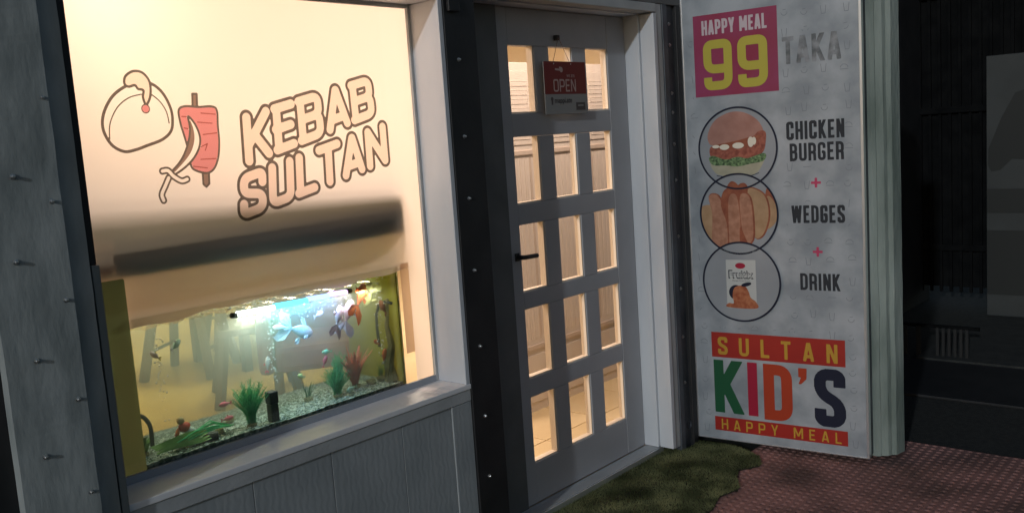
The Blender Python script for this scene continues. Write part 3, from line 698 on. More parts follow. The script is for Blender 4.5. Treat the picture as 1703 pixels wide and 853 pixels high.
fr = ps([B3(-.070, -.125), B3(-.066, -.105), B3(-.04, -.105), B3(-.045, -.07), B3(-.035, -.03), B3(-.005, -.018), B3(.02, -.022), B3(.035, -.045), B3(.045, -.075), B3(.07, -.095), B3(.071, -.126)])
field_mesh('picture_dark_fruit', lambda X, Z: np.maximum(np.hypot(X - B3(-.026, 0)[0], Z - B3(0, -.052)[1]) - .036, -sd_poly(X, Z, fr)), sq(c3), .0025, Yc - .0006, M['p_navy'], mb)
field_mesh('picture_fruit', lambda X, Z: sd_poly(X, Z, fr), sq(c3), .0025, Yc - .0008, M['p_fruit'], mb)
field_mesh('picture_leaf', lambda X, Z: (np.hypot(((X - B3(.025, 0)[0]) * .97 + (Z - B3(0, -.012)[1]) * .25) / .026, ((Z - B3(0, -.012)[1]) * .97 - (X - B3(.025, 0)[0]) * .25) / .009) - 1) * .01, sq(c3), .0025, Yc - .0010, M['p_navy'], mb)
# kids block
rect('red_band', .086, .724, .416, .540, Y1, M['p_red'], mb)
word('lettering', 'SULTAN', .118, .690, .430, .518, M['p_gold'], mb, Y2, t=.17, w=.40, gap=.46)
for ch, u0, u1, mm in (('K', .092, .240, 'p_green'), ('I', .262, .312, 'p_crim'), ('D', .340, .478, 'p_verm'), ("'", .505, .545, 'p_verm'), ('S', .580, .722, 'p_navy')):
    if ch == "'":
        field_mesh('lettering', lambda X, Z: sd_poly(X, Z, [(.508, .395), (.548, .395), (.546, .345), (.520, .318), (.508, .318), (.520, .350), (.508, .352)]), (.49, .56, .30, .41), .0025, Y1, M[mm], mb)
    else: word('lettering', ch, u0, u1, .128 + .01 * (u0 < .3), .402, M[mm], mb, Y1, t=.19 if ch != 'I' else .183, w=.52)
rect('red_band', .088, .728, .046, .116, Y1, M['p_red'], mb)
word('lettering', 'HAPPY MEAL', .122, .700, .054, .106, M['p_gold'], mb, Y2, t=.15, w=.42, gap=.36)
# faint line-art pattern on the board surface (small burgers and cups)
import itertools
faint = mat('print_faint_grey', (.20, .22, .245), .4, metal=.1)
segs = []
rs = random.Random(3)
for i in range(9):
    for j in range(24):
        x = .05 + i * .088 + rs.uniform(-.01, .01); z = .05 + j * .085 + rs.uniform(-.01, .01)
        if x > .79: continue
        t_ = rs.choice('abc')
        if t_ == 'a': segs.append([(x - .018, z), (x + .018, z)]); segs.append(arc(x, z + .004, .017, 10, 170, 5))
        elif t_ == 'b': segs.append([(x - .012, z + .02), (x - .008, z - .015), (x + .008, z - .015), (x + .012, z + .02)])
        else: segs.append(arc(x, z, .014, 180, 360, 5)); segs.append([(x - .006, z + .01), (x + .008, z + .012)])
vs = []; fs = []
for s in segs:
    for a, b in zip(s[:-1], s[1:]):
        mx_, mz_ = (a[0] + b[0]) / 2, (a[1] + b[1]) / 2
        if .045 < mx_ < .47 and mz_ > .58 or mz_ < .56 and .07 < mx_ < .74 or .48 < mx_ < .75 and (1.33 < mz_ < 1.55 or 1.05 < mz_ < 1.17 or .74 < mz_ < .86 or 1.77 < mz_ < 1.92): continue
        dx, dz = b[0] - a[0], b[1] - a[1]; l_ = math.hypot(dx, dz); nx_, nz_ = -dz / l_ * .0011, dx / l_ * .0011
        k = len(vs); vs += [(a[0] - nx_, -.0004, a[1] - nz_), (b[0] - nx_, -.0004, b[1] - nz_), (b[0] + nx_, -.0004, b[1] + nz_), (a[0] + nx_, -.0004, a[1] + nz_)]; fs.append((k, k + 1, k + 2, k + 3))
me = bpy.data.meshes.new('background_doodles'); me.from_pydata(vs, [], fs); tag(link('background_doodles', me, faint, mb), kind='stuff')

# second shutter leaf, fluted, standing behind the menu board
lf = thing('shutter_leaf', 'weathered pale green fluted shutter leaf folded behind the menu board', 'shutter', (0, 0, 0))
pf = [(4.135, -.97), (4.146, -.985), (4.152, -.985), (4.165, -1.012), (4.186, -1.020), (4.196, -1.038), (4.262, -1.052), (4.275, -1.035), (4.285, -.90), (4.25, -.20), (4.135, -.20)]
bm = bmesh.new()
rg = []
for k in range(42):
    z = .0 + k * (2.04 / 41)
    rg.append([bm.verts.new((x + .0025 * noise.noise(Vector((x * 30, z * 5, 1))), y + .0025 * noise.noise(Vector((x * 30, z * 6, 4))), z + (.006 * math.sin(i * 2.3) if k == 41 else 0) - .012)) for i, (x, y) in enumerate(pf)])
for a, b in zip(rg[:-1], rg[1:]):
    for k in range(len(pf)): bm.faces.new((a[k], a[(k + 1) % len(pf)], b[(k + 1) % len(pf)], b[k]))
bm.faces.new(rg[-1]); bm.faces.new(rg[0][::-1]); bmesh.ops.recalc_face_normals(bm, faces=bm.faces)
done(bm, 'leaf_sheet', M['leaf'], lf)
box('edge_strip', 4.080, 4.1335, -.955, -.22, .0, 2.3, M['channel'], lf, .002)  # dark strip fills the shaded gap between board and leaf

# ================================================================== INSIDE THE WINDOW
# dark shelf above the tank
sh = thing('wall_shelf', 'long dark green shelf seen as a blurred band through the frosted film', 'shelf', (2.245, .021, 1.294), R(178.0))
sh.rotation_euler = (0, 0, math.pi - R(.3))
box('shelf_board', 0, 1.068, -.16, -.0, -.062, .046, M['shelf'], sh, .003)
bm = bmesh.new(); q_ = [bm.verts.new(v) for v in ((.002, -.004, .0465), (1.175, -.012, .0465), (1.175, -.10, .21), (.002, -.05, .12), (.002, -.16, .0465), (1.175, -.16, .0465), (1.175, -.16, .21), (.002, -.16, .12))]
for f_ in ((0, 1, 2, 3), (5, 4, 7, 6), (3, 2, 6, 7), (1, 0, 4, 5), (0, 3, 7, 4), (2, 1, 5, 6)): bm.faces.new([q_[i] for i in f_])
done(bm, 'sloped_back', M['shelf'], sh)
box('end_block', 1.075, 1.125, -.14, -.004, -.060, .024, M['orangewood'], sh, .003)
l = bpy.data.lights.new('hood_light', 'AREA'); l.shape = 'RECTANGLE'; l.size = .98; l.size_y = .05; l.energy = 3.0; l.spread = R(75); l.color = (.92, 1, .93)  # added, unseen light that brightens gravel and plants in the tank
o = bpy.data.objects.new('hood_light', l); C.objects.link(o); o.parent = sh; o.location = (.54, -.19, -.060)
box('hood_lamp', .04, 1.04, -.225, -.155, -.0555, -.045, M['alu'], sh, .002)  # added housing for the fill light
# aquarium
TX0, TX1, TY0, TY1, TZ0, TZ1 = 1.196, 2.205, .028, .335, .676, 1.125
aq = thing('aquarium', 'long lit fish tank standing behind the shop window with yellow green water', 'aquarium', (1.70, .18, TZ0))
def aqbox(nm, x0, x1, y0, y1, z0, z1, m_, bev=0): return box(nm, x0 - 1.70, x1 - 1.70, y0 - .18, y1 - .18, z0 - TZ0, z1 - TZ0, m_, aq, bev)
aqbox('base_panel', TX0, TX1, TY0, TY1, TZ0, .688, M['silicone'], .001)
aqbox('front_glass', TX0, TX1, TY0, TY0 + .005, .6885, TZ1, M['tankglass'])
aqbox('back_glass', TX0, TX1, TY1 - .005, TY1, .6885, TZ1, M['backglass'])
aqbox('side_glass', TX1 - .006, TX1, TY0 + .006, TY1 - .006, .6885, TZ1, M['sideglass'])
aqbox('side_glass', TX0, TX0 + .006, TY0 + .006, TY1 - .006, .6885, TZ1, M['tankglass'])
aqbox('corner_seal', TX1 - .012, TX1 - .003, TY0 - .001, TY0 + .008, .6885, TZ1 + .002, M['tankglass'], .001)
st = thing('tank_stand', 'plain cabinet carrying the fish tank behind the wall panels', 'cabinet', (1.7, .19, 0))
box('cabinet_body', -.5, .5, -.14, .15, .0, .672, M['wood'], st, .004)
# water volume
bm = bmesh.new(); nx = 60; ny = 10; gv = [[bm.verts.new((TX0 + .008 + (TX1 - TX0 - .016) * i / nx - 1.7, TY0 + .007 + (TY1 - TY0 - .014) * j / ny - .18, 1.082 - TZ0 + .0035 * noise.noise(Vector((i * .55, j * .9, 0))) + .002 * math.sin(i * 1.3 + j))) for i in range(nx + 1)] for j in range(ny + 1)]
for j in range(ny):
    for i in range(nx): bm.faces.new((gv[j][i], gv[j][i + 1], gv[j + 1][i + 1], gv[j + 1][i]))
done(bm, 'water_surface', M['watersurf'], aq, True)
wm, n, p, o = newmat('cloudy_water'); n.nodes.remove(p)
vp = n.nodes.new('ShaderNodeVolumePrincipled'); vp.inputs['Color'].default_value = (.84, .90, .74, 1); vp.inputs['Density'].default_value = 3.0; vp.inputs['Anisotropy'].default_value = .2
n.links.new(vp.outputs[0], o.inputs['Volume'])
aqbox('water', TX0 + .007, TX1 - .007, TY0 + .006, TY1 - .006, .6888, 1.078, wm)
# white beads standing in for lamp glints along the water line
bm = bmesh.new(); rs = random.Random(5)
for k in range(230):
    x = rs.uniform(TX0 + .02, TX1 - .02); dens = math.exp(-((x - 1.75) / .33) ** 2)
    if rs.random() > .15 + dens: continue
    s = rs.uniform(.0012, .0038); g = bmesh.ops.create_icosphere(bm, subdivisions=1, radius=1)
    y = TY0 + rs.uniform(.01, .09); z = 1.0845 + rs.uniform(-.002, .003)
    for v in g['verts']: v.co = Vector((x + v.co.x * s * rs.uniform(1, 2.6) - 1.7, y + v.co.y * s - .18, z + v.co.z * s * .6 - TZ0))
tag(done(bm, 'froth', M['foam'], aq), kind='stuff')
# gravel bed
rs = random.Random(9)
sheet_me = bpy.data.meshes.new('gravel_bed')
bm = bmesh.new(); nx, ny = 110, 36
def gz(x, y): return .6975 - .004 * ((y - TY0) / (TY1 - TY0)) + .004 * noise.noise(Vector((x * 9, y * 9, 0)))
gv = [[bm.verts.new((x - 1.7, y - .18, gz(x, y) + .003 * noise.noise(Vector((x * 160, y * 160, 1))) - TZ0)) for x in [TX0 + .008 + (TX1 - TX0 - .016) * i / nx for i in range(nx + 1)]] for y in [TY0 + .007 + (TY1 - TY0 - .014) * j / ny for j in range(ny + 1)]]
for j in range(ny):
    for i in range(nx): bm.faces.new((gv[j][i], gv[j][i + 1], gv[j + 1][i + 1], gv[j + 1][i]))
base = gv[0]; lowr = [bm.verts.new((v.co.x, v.co.y, .689 - TZ0)) for v in base]
for i in range(nx): bm.faces.new((lowr[i], lowr[i + 1], base[i + 1], base[i]))
tag(done(bm, 'gravel_bed', M['gravel'], aq), kind='stuff')
gm = [mat('pebble_pale', (.70, .76, .66), .6), mat('pebble_dark', (.12, .16, .11), .6), mat('pebble_green', (.18, .26, .16), .6)]
for gi_, gmm in enumerate(gm):
    bm = bmesh.new()
    for k in range(900):
        x = rs.uniform(TX0 + .015, TX1 - .015); y = rs.uniform(TY0 + .009, TY1 - .02); s = rs.uniform(.0022, .0048)
        vv = [bm.verts.new((x - 1.7 + a * s * rs.uniform(.7, 1.3), y - .18 + b * s * rs.uniform(.7, 1.3), gz(x, y) + c * s - TZ0)) for a, b, c in ((1, 0, 0), (0, 1, 0), (-1, 0, 0), (0, -1, 0), (0, 0, .8), (0, 0, -.8))]
        for a, b in ((0, 1), (1, 2), (2, 3), (3, 0)): bm.faces.new((vv[a], vv[b], vv[4])); bm.faces.new((vv[b], vv[a], vv[5]))
    tag(done(bm, 'gravel', gmm, aq), kind='stuff')

# LED tube under the water surface
lt = thing('led_tube', 'glowing white and blue light tube under the water surface', 'light tube', (0, 0, 0))
def cap(x0, x1, nm, m_, y=.048, z0=1.066, z1=1.062):
    b = bmesh.new(); tube(b, [(x0, y, z0), (x1, y, z1)], .0085, 10); return done(b, nm, m_, lt, True)
cap(1.555, 1.69, 'white_section', glow('led_white', (.86, .95, 1), 8)); cap(1.6905, 1.82, 'cyan_section', glow('led_cyan', (.10, .62, 1), 3.8)); cap(1.8205, 1.91, 'blue_section', glow('led_blue', (.25, .38, 1), 4)); cap(1.9105, 1.985, 'purple_section', glow('led_purple', (.65, .45, 1), 3))
for x, e, c_ in ((1.60, .5, (.9, .97, 1)), (1.70, .55, (.3, .8, 1)), (1.80, .6, (.12, .5, 1)), (1.89, .5, (.2, .4, 1)), (1.96, .3, (.8, .7, 1)), (2.08, .22, (1, .95, .85))):  # last light, past the tube's end, is added to brighten fish
    l = bpy.data.lights.new('tube_light', 'AREA'); l.shape = 'RECTANGLE'; l.size = .09; l.size_y = .02; l.energy = e; l.color = c_
    o = bpy.data.objects.new('tube_light', l); C.objects.link(o); o.parent = lt; o.location = (x, .050, 1.052); o.rotation_euler = (R(8), 0, 0)
cap(1.535, 1.5545, 'end_cap', M['black']); cap(1.9855, 2.005, 'end_cap', M['black'])

# ---- plants
def tank_plant(x, y, z, label, mm, style, hgt, n_, spread, seed):
    rs = random.Random(seed); t = thing('aquarium_plant', label, 'aquarium plant', (x, y, z), 0, 'plants in the fish tank')
    bm = bmesh.new()
    for k in range(n_):
        a = rs.uniform(0, 6.28); lean = rs.random() ** .6 * spread; hh = hgt * rs.uniform(.6, 1) * (1 - .25 * lean / spread)
        pts = [(math.cos(a) * lean * q * q + math.cos(a) * .006, math.sin(a) * lean * q * q * .6, hh * q) for q in (0, .25, .5, .75, 1)]
        if style == 'fern':
            tube(bm, pts, .0009, 3)
            for q in range(1, 17):
                tq = q / 16; cx_ = math.cos(a) * lean * tq * tq + math.cos(a) * .006; cy_ = math.sin(a) * lean * tq * tq * .6; cz_ = hh * tq
                for s in range(3):
                    b_ = rs.uniform(0, 6.28); l_ = .011 * (1.2 - tq * .5)
                    v = [bm.verts.new((cx_, cy_, cz_ - .0008)), bm.verts.new((cx_ + math.cos(b_) * l_, cy_ + math.sin(b_) * l_, cz_ + .008)), bm.verts.new((cx_, cy_, cz_ + .0012))]
                    bm.faces.new(v)
        else:
            wd = {'leaf': .009, 'grass': .0022}[style]
            px, py = -math.sin(a), math.cos(a); pv = None
            for i, p_ in enumerate(pts):
                ww = wd * (math.sin(math.pi * (i + .6) / 5) if style == 'leaf' else 1 - i * .18)
                c_ = (bm.verts.new((p_[0] - px * ww, p_[1] - py * ww, p_[2])), bm.verts.new((p_[0] + px * ww, p_[1] + py * ww, p_[2])))
                if pv: bm.faces.new((pv[0], pv[1], c_[1], c_[0]))
                pv = c_
    tag(done(bm, 'foliage', M[mm], t), kind='stuff')
    b = bmesh.new(); blob(b, (0, 0, .004), .018, .014, .010, 2, .3, seed); done(b, 'root_weight', M['rock'], t)
tank_plant(1.585, .075, .698, 'tall feathery bright green plant beside the black filter', 'green', 'fern', .160, 110, .066, 1)
tank_plant(1.945, .095, .698, 'bushy green plant left of the red plant', 'green', 'fern', .120, 80, .052, 2)
tank_plant(1.985, .13, .745, 'small round green tuft above the bushy plant', 'green', 'fern', .105, 40, .030, 3)
tank_plant(2.050, .125, .700, 'red broad-leaved plant near the right end of the tank', 'redplant', 'leaf', .175, 34, .088, 4)
tank_plant(1.860, .15, .700, 'dark thin grassy plant in the middle of the tank', 'darkgreen', 'grass', .075, 26, .03, 5)
tank_plant(1.245, .12, .698, 'yellow green leafy plant in the left corner of the tank', 'ygreen', 'leaf', .07, 12, .045, 6)
tank_plant(2.165, .12, .704, 'olive grassy plant at the right glass of the tank', 'ygreen', 'grass', .07, 22, .025, 8)
# arching green stalks at front left
rs = random.Random(4)
gs = thing('fallen_plant', 'long green arching stalks lying on the gravel at the left', 'aquarium plant', (0, 0, 0)); bm = bmesh.new()
for k in range(9):
    a0 = rs.uniform(-.01, .01)
    tube(bm, [(1.52 + a0, .075 + k * .004, .722 - k * .0015), (1.46, .072 + k * .004, .738 + rs.uniform(-.012, .012)), (1.39, .066 + k * .003, .732 + rs.uniform(-.016, .010)), (1.31, .06 + k * .003, .712 + rs.uniform(-.004, .010))], .0022, 5)
tag(done(bm, 'foliage', M['green'], gs), kind='stuff')
b = bmesh.new()
for k in range(5):
    pv = None
    for q in range(6):
        x = 1.25 + q * .035; z = .716 + .004 * k + .004 * math.sin(q + k); ww = .006 * math.sin(math.pi * (q + .6) / 6)
        c_ = (b.verts.new((x, .045 + k * .008, z - ww)), b.verts.new((x, .05 + k * .008, z + ww)))
        if pv: b.faces.new((pv[0], pv[1], c_[1], c_[0]))
        pv = c_
done(b, 'broad_leaf', M['ygreen'], gs)
# ---- filter, hose, pipe, ornament, rocks
ft = thing('tank_filter', 'small black internal filter beside the tall green plant', 'filter', (1.655, .058, .698))
bm = bmesh.new(); bmx(bm, -.014, .014, -.014, .014, .0, .058, .003); done(bm, 'filter_body', M['hose'], ft)
bm = bmesh.new(); bmx(bm, -.0155, .0155, -.0155, .0155, .0585, .098, .003); done(bm, 'filter_head', M['black'], ft)
hs = thing('curved_hose', 'dark curved air hose arching in the left of the tank', 'hose', (0, 0, 0), 0, 'dark hoses in the tank'); bm = bmesh.new()
tube(bm, [(1.222 + .055 * math.sin(a), .12, .765 + .062 * math.cos(a)) for a in [k * .2 for k in range(0, 9)]] + [(1.276, .12, .715)], .0065, 8); done(bm, 'hose', M['hose'], hs, True)
hs2 = thing('curved_hose', 'dark curved hose hanging by the yellow right side of the tank', 'hose', (0, 0, 0), 0, 'dark hoses in the tank'); bm = bmesh.new()
tube(bm, [(2.190, .055, .985), (2.185, .085, .990), (2.180, .115, .975), (2.178, .130, .940), (2.178, .133, .890), (2.18, .130, .82)], .0055, 8); done(bm, 'hose', M['hose'], hs2, True)
dw = thing('driftwood', 'mossy driftwood stump standing against the yellow right side of the tank', 'driftwood', (2.185, .08, .70)); bm = bmesh.new()
tube(bm, [(0, 0, 0), (-.004, .006, .06), (.004, -.004, .13), (-.002, .003, .20), (.003, -.003, .30)], .02, 8, [.026, .018, .013, .010, .007])
for v in bm.verts: v.co += Vector((noise.noise(v.co * 60), noise.noise(v.co * 70 + Vector((5, 0, 0))), 0)) * .008
done(bm, 'stump', M['rock'], dw)
pp_ = thing('ornament_pipe', 'short dark hollow pipe lying on the gravel at front left', 'pipe', (1.437, .055, .712)); bm = bmesh.new()
tube(bm, [(-.024, .02, 0), (.014, -.004, .001)], .0125, 12); done(bm, 'pipe', M['hose'], pp_)
orn = thing('tank_ornament', 'small seated ornament in orange and pale blue on the gravel', 'ornament', (1.385, .105, .706)); 
b = bmesh.new(); blob(b, (.006, 0, .020), .022, .018, .022, 2, .15, 1); blob(b, (.022, -.006, .010), .014, .012, .010, 2, .1, 2); done(b, 'lower_body', M['ornwhite'], orn, True)
b = bmesh.new(); blob(b, (-.012, 0, .046), .020, .015, .016, 2, .15, 3); done(b, 'red_body', M['ornred'], orn, True)
b = bmesh.new(); blob(b, (-.022, 0, .068), .012, .011, .012, 2, .1, 4); done(b, 'head', M['ornskin'], orn, True)
for x, y, s, lb in ((1.47, .17, .016, 'brown stone right of the seated ornament'), (1.49, .11, .012, 'small dark stone by the foot of the tall feathery plant'), (1.385, .11, .014, 'dark mossy stone left of the ornament'), (1.58, .19, .013, 'rounded stone behind the tall feathery plant'), (2.12, .12, .015, 'olive stone at the foot of the driftwood')):
    t = thing('tank_stone', lb, 'stone', (x, y, .704), 0, 'stones on the gravel'); b = bmesh.new(); blob(b, (0, 0, 0), s * 1.3, s, s * .8, 2, .5, x * 10); done(b, 'stone', M['rock'], t)
# ---- fish
def fish(x, y, z, L_, label, body, fins, heading=0, tilt=0, fancy=False, group='fish in the tank'):
    t = thing('goldfish' if fancy else 'small_fish', label, 'fish', (x, y, z), 0, group)
    t.rotation_euler = (0, -R(tilt), R(heading))
    L_ *= 1.2 if fancy else 1.3
    b = bmesh.new(); n = 10; rgs = []
    prof_ = [(.50, .02), (.46, .09), (.38, .15), (.26, .20), (.10, .22), (-.08, .19), (-.24, .12), (-.36, .065), (-.42, .05)]
    for px, pr in prof_:
        rgs.append([b.verts.new((px * L_, math.cos(k * 2 * math.pi / n) * pr * L_ * .55, math.sin(k * 2 * math.pi / n) * pr * L_ * (1.05 if fancy else .95))) for k in range(n)])
    for a, c in zip(rgs[:-1], rgs[1:]):
        for k in range(n): b.faces.new((a[k], a[(k + 1) % n], c[(k + 1) % n], c[k]))
    b.faces.new(rgs[0]); b.faces.new(rgs[-1][::-1]); done(b, 'body', body, t, True)
    def fan(nm, ox, oz, dirs, lens, y=0):
        b = bmesh.new(); th = .006 * L_
        tips = []
        for s in (-1, 1):
            o = b.verts.new((ox * L_, y * L_ + s * th, oz * L_)); row = []
            for a, l_ in zip(dirs, lens): row.append(b.verts.new(((ox + math.cos(R(a)) * l_) * L_, y * L_ + s * th * .4 + .03 * L_ * math.sin(a * .15), (oz + math.sin(R(a)) * l_) * L_)))
            for q in range(len(row) - 1): b.faces.new((o, row[q], row[q + 1]) if s > 0 else (o, row[q + 1], row[q]))
            tips.append(row)
        done(b, nm, fins, t)
    if fancy:
        fan('tail', -.40, 0, (120, 138, 150, 165, 176, 186, 198, 212, 226, 240), (.50, .72, .78, .55, .34, .36, .58, .78, .70, .46))
        fan('dorsal_fin', .12, .17, (70, 95, 115, 135, 155), (.10, .22, .30, .30, .22)); fan('pelvic_fin', .02, -.19, (-150, -135, -120, -100, -80), (.16, .30, .32, .24, .1)); fan('pectoral_fin', .22, -.08, (-160, -140, -120, -100), (.14, .24, .22, .12), -.13)
    else:
        fan('tail', -.40, 0, (130, 150, 168, 180, 192, 210, 230), (.20, .28, .20, .13, .20, .28, .20)); fan('dorsal_fin', .05, .16, (80, 110, 140, 160), (.06, .15, .2, .16))
    b = bmesh.new()
    for s in (-1, 1): blob(b, (.37 * L_, s * .075 * L_, .05 * L_), .024 * L_, .012 * L_, .024 * L_, 1)
    done(b, 'eye', M['fdark'], t)
W_, O_ = M['fwhite'], M['forange']
fish(1.822, .10, .955, .085, 'large white goldfish with long trailing tail in the middle of the tank', W_, W_, 5, -22, True)
fish(2.065, .07, 1.036, .080, 'bright orange goldfish near the water surface', O_, O_, 20, 50, True)
fish(2.005, .07, .990, .070, 'white fantail goldfish hanging below the orange goldfish', W_, W_, -20, 68, True)
fish(1.952, .06, .985, .062, 'white goldfish left of the orange goldfish', W_, W_, 20, 62, True)
fish(1.700, .13, .868, .038, 'pale pink slim fish facing up beside the tall plant', M['fwhite'], M['fpink'], 0, 80)
fish(1.918, .10, .862, .030, 'mint green fish above the pink one', M['fgreen'], M['fgreen'], 180, 5)
fish(1.908, .10, .833, .030, 'pink fish under the mint green fish', M['fpink'], M['fpink'], 0, 62)
fish(1.805, .10, .803, .032, 'yellow fish swimming above the gravel in mid tank', M['fyellow'], M['fyellow'], 200, 20)
fish(1.985, .07, .718, .036, 'pale green fish low before the bushy plant', M['fpale'], M['fpale'], 180, -10)
fish(2.165, .09, .795, .040, 'orange and white fish by the driftwood', O_, W_, 0, 75)
fish(1.518, .11, .783, .030, 'pink fish left of the tall feathery plant, above its neighbour', M['fpink'], M['fpink'], 175, 0)
fish(1.530, .12, .732, .032, 'pink fish resting by the gravel left of the tall plant', M['fpink'], M['fpink'], 0, 0)
fish(2.165, .075, .975, .045, 'brown slender fish in the yellow right part of the tank', M['fbrown'], M['fbrown'], 0, 115)
fish(1.375, .10, 1.005, .04, 'pale translucent fish at upper left of the tank', M['fpale'], W_, 30, 20)

fish(1.735, .09, .985, .040, 'pale fish under the white part of the light tube', W_, W_, 170, 10)
fish(1.890, .085, 1.000, .036, 'bluish white fish right under the cyan part of the light tube', W_, W_, 15, 10)
fish(2.120, .10, 1.010, .050, 'yellowish fantail goldfish right of the orange goldfish', M['fyellow'], M['fyellow'], 150, -60, True)
fish(1.300, .09, .990, .034, 'pale cream fish near the upper left corner of the tank', W_, M['fyellow'], 100, 20)
fish(2.150, .11, .845, .030, 'small orange fish above the driftwood foot', O_, O_, 200, 30)
fish(1.345, .10, .735, .034, 'orange fish by the curved hose at lower left', O_, O_, 30, 60)
def bubbles(label, n, fx, seed, rmax=.004):
    rs = random.Random(seed); t = thing('air_bubbles', label, 'bubbles', (0, 0, 0), 0, 'air bubbles in the tank'); bm = bmesh.new()
    for k in range(n):
        c_ = fx(rs); s_ = rs.uniform(.0010, rmax); g = bmesh.ops.create_icosphere(bm, subdivisions=1, radius=s_)
        for v in g['verts']: v.co += Vector(c_)
    tag(done(bm, 'bubble', M['foam'], t), kind='stuff')
bubbles('cloud of fine bubbles glowing blue under the light tube', 130, lambda r: (r.gauss(1.79, .10), r.uniform(.05, .12), 1.055 - abs(r.gauss(0, .028))), 1, .0026)
bubbles('thin column of bubbles beside the pale pink fish', 60, lambda r: (1.715 + r.gauss(0, .006), .12 + r.gauss(0, .006), r.uniform(.80, 1.03)), 2, .0035)
bubbles('wispy column of bubbles left of the seated ornament', 60, lambda r: (1.325 + r.gauss(0, .008), .12 + r.gauss(0, .006), r.uniform(.78, 1.05)), 3, .0035)
bubbles('column of bubbles rising along the yellow right side of the tank', 70, lambda r: (2.150 + r.gauss(0, .008), .08 + r.gauss(0, .006), r.uniform(.76, 1.07)), 4, .0035)

# ================================================================== ROOM
# panelled partition facing the door
pt = thing('panelled_partition', 'cream panelled partition with grooved doors just inside the entrance', 'partition', (0, 0, 0))
box('partition_core', 3.55, 7.2, .84, .90, .0, 1.945, M['partition'], pt, .003)
for k in range(8):
    x0 = 3.56 + k * .455
    box('panel_frame', x0, x0 + .05, .832, .8395, .0, 1.94, M['cream'], pt, .003)
    box('upper_panel', x0 + .065, x0 + .44, .836, .8395, 1.50, 1.90, M['partition'], pt, .003)
    for q in range(7): box('louvre', x0 + .085, x0 + .42, .8348, .8355, 1.53 + q * .048, 1.555 + q * .048, M['partition'], pt, .002)
    box('rail_trim', x0 + .0505, x0 + .4545, .832, .8395, 1.445, 1.47, M['partline'], pt, .002)
    for q in range(9): box('rib', x0 + .075 + q * .041, x0 + .09 + q * .041, .8385, .8395, .42, 1.43, M['partline'] if q in (0, 8) else M['partition'], pt, .002)
    box('rail_trim', x0 + .0505, x0 + .4545, .832, .8395, .36, .385, M['partline'], pt, .002)
    box('lower_panel', x0 + .07, x0 + .435, .836, .8395, .06, .33, M['partition'], pt, .003)
# chairs seen through the tank
def chair(x, y, rz, label, seatm='wood', group='wooden chairs inside the shop'):
    t = thing('wooden_chair', label, 'chair', (x, y, 0), rz, group)
    for sx_, sy_ in ((-1, -1), (1, -1), (1, 1), (-1, 1)):
        b = bmesh.new(); top = .46 if sy_ < 0 else .92
        v0 = Vector((sx_ * .24, sy_ * .25, 0)); v1 = Vector((sx_ * .16, sy_ * .17, .46))
        pts_ = [v0, v1] + ([Vector((sx_ * .17, .23, .95))] if sy_ > 0 else [])
        tube(b, pts_, .036, 6); done(b, 'leg', M['wood'], t)
    box('seat', -.22, .22, -.22, .22, .44, .485, M[seatm], t, .01); box('backrest', -.2, .2, .19, .215, .66, .93, M[seatm], t, .01)
    b = bmesh.new(); tube(b, [(-.2, -.21, .2), (.2, -.21, .2)], .014, 6); tube(b, [(-.2, .21, .2), (.2, .21, .2)], .014, 6); done(b, 'stretcher', M['wood'], t)
chair(3.45, 3.75, R(35), 'brown wooden chair nearest the left end of the tank')
chair(3.32, 2.72, R(60), 'brown wooden chair seen behind the middle of the tank')
chair(4.25, 4.35, R(-20), 'brown wooden chair standing farthest back in the room')
chair(4.45, 3.1, R(80), 'brown wooden chair behind the red armchair')
tb_ = thing('dining_table', 'brown dining table between the wooden chairs', 'table', (4.1, 3.7, 0))
box('table_top', -.5, .5, -.4, .4, .72, .755, M['wood'], tb_, .006)
for sx_, sy_ in ((-1, -1), (1, -1), (1, 1), (-1, 1)): box('leg', sx_ * .43 - .03, sx_ * .43 + .03, sy_ * .33 - .03, sy_ * .33 + .03, 0, .719, M['wood'], tb_, .004)
ac = thing('red_armchair', 'wine red armchair showing behind the lit part of the tank', 'armchair', (3.35, 2.05, 0), R(-35))
box('seat_cushion', -.27, .27, -.27, .25, .30, .46, M['redseat'], ac, .04); box('backrest', -.30, .30, .20, .32, .30, .98, M['redseat'], ac, .05)
box('armrest', -.36, -.275, -.27, .25, .30, .64, M['redseat'], ac, .03); box('armrest', .275, .36, -.27, .25, .30, .64, M['redseat'], ac, .03)
for sx_ in (-1, 1):
    for sy_ in (-1, 1): box('leg', sx_ * .26 - .025, sx_ * .26 + .025, sy_ * .22 - .025, sy_ * .22 + .025, 0, .30, M['wood'], ac, .003)

# lamps
def ceiling_lamp(x, y, z, sx_, sy_, power, col, label):
    t = thing('ceiling_lamp', label, 'ceiling lamp', (x, y, z), 0, 'ceiling lamps in the shop')
    box('lamp_housing', -sx_ / 2 - .02, sx_ / 2 + .02, -sy_ / 2 - .02, sy_ / 2 + .02, .012, .06, M['alu'], t, .004)
    box('diffuser', -sx_ / 2, sx_ / 2, -sy_ / 2, sy_ / 2, .0, .0115, glow('lamp_glow', col, 6), t, .002)
    l = bpy.data.lights.new('lamp_light', 'AREA'); l.shape = 'RECTANGLE'; l.size = sx_; l.size_y = sy_; l.energy = power; l.color = col
    o = bpy.data.objects.new('lamp_light', l); C.objects.link(o); o.parent = t; o.location = (0, 0, -.004)
ceiling_lamp(2.2, 1.6, 2.68, .9, .9, 64, (1, .755, .61), 'large square ceiling lamp above the tank side of the room')
ceiling_lamp(4.0, .25, 2.68, 1.8, .2, 33, (1, .76, .60), 'narrow ceiling lamp just inside the entrance')
ceiling_lamp(4.6, 3.6, 2.68, 1.2, 1.2, 110, (1, .84, .66), 'large square ceiling lamp above the dining table')
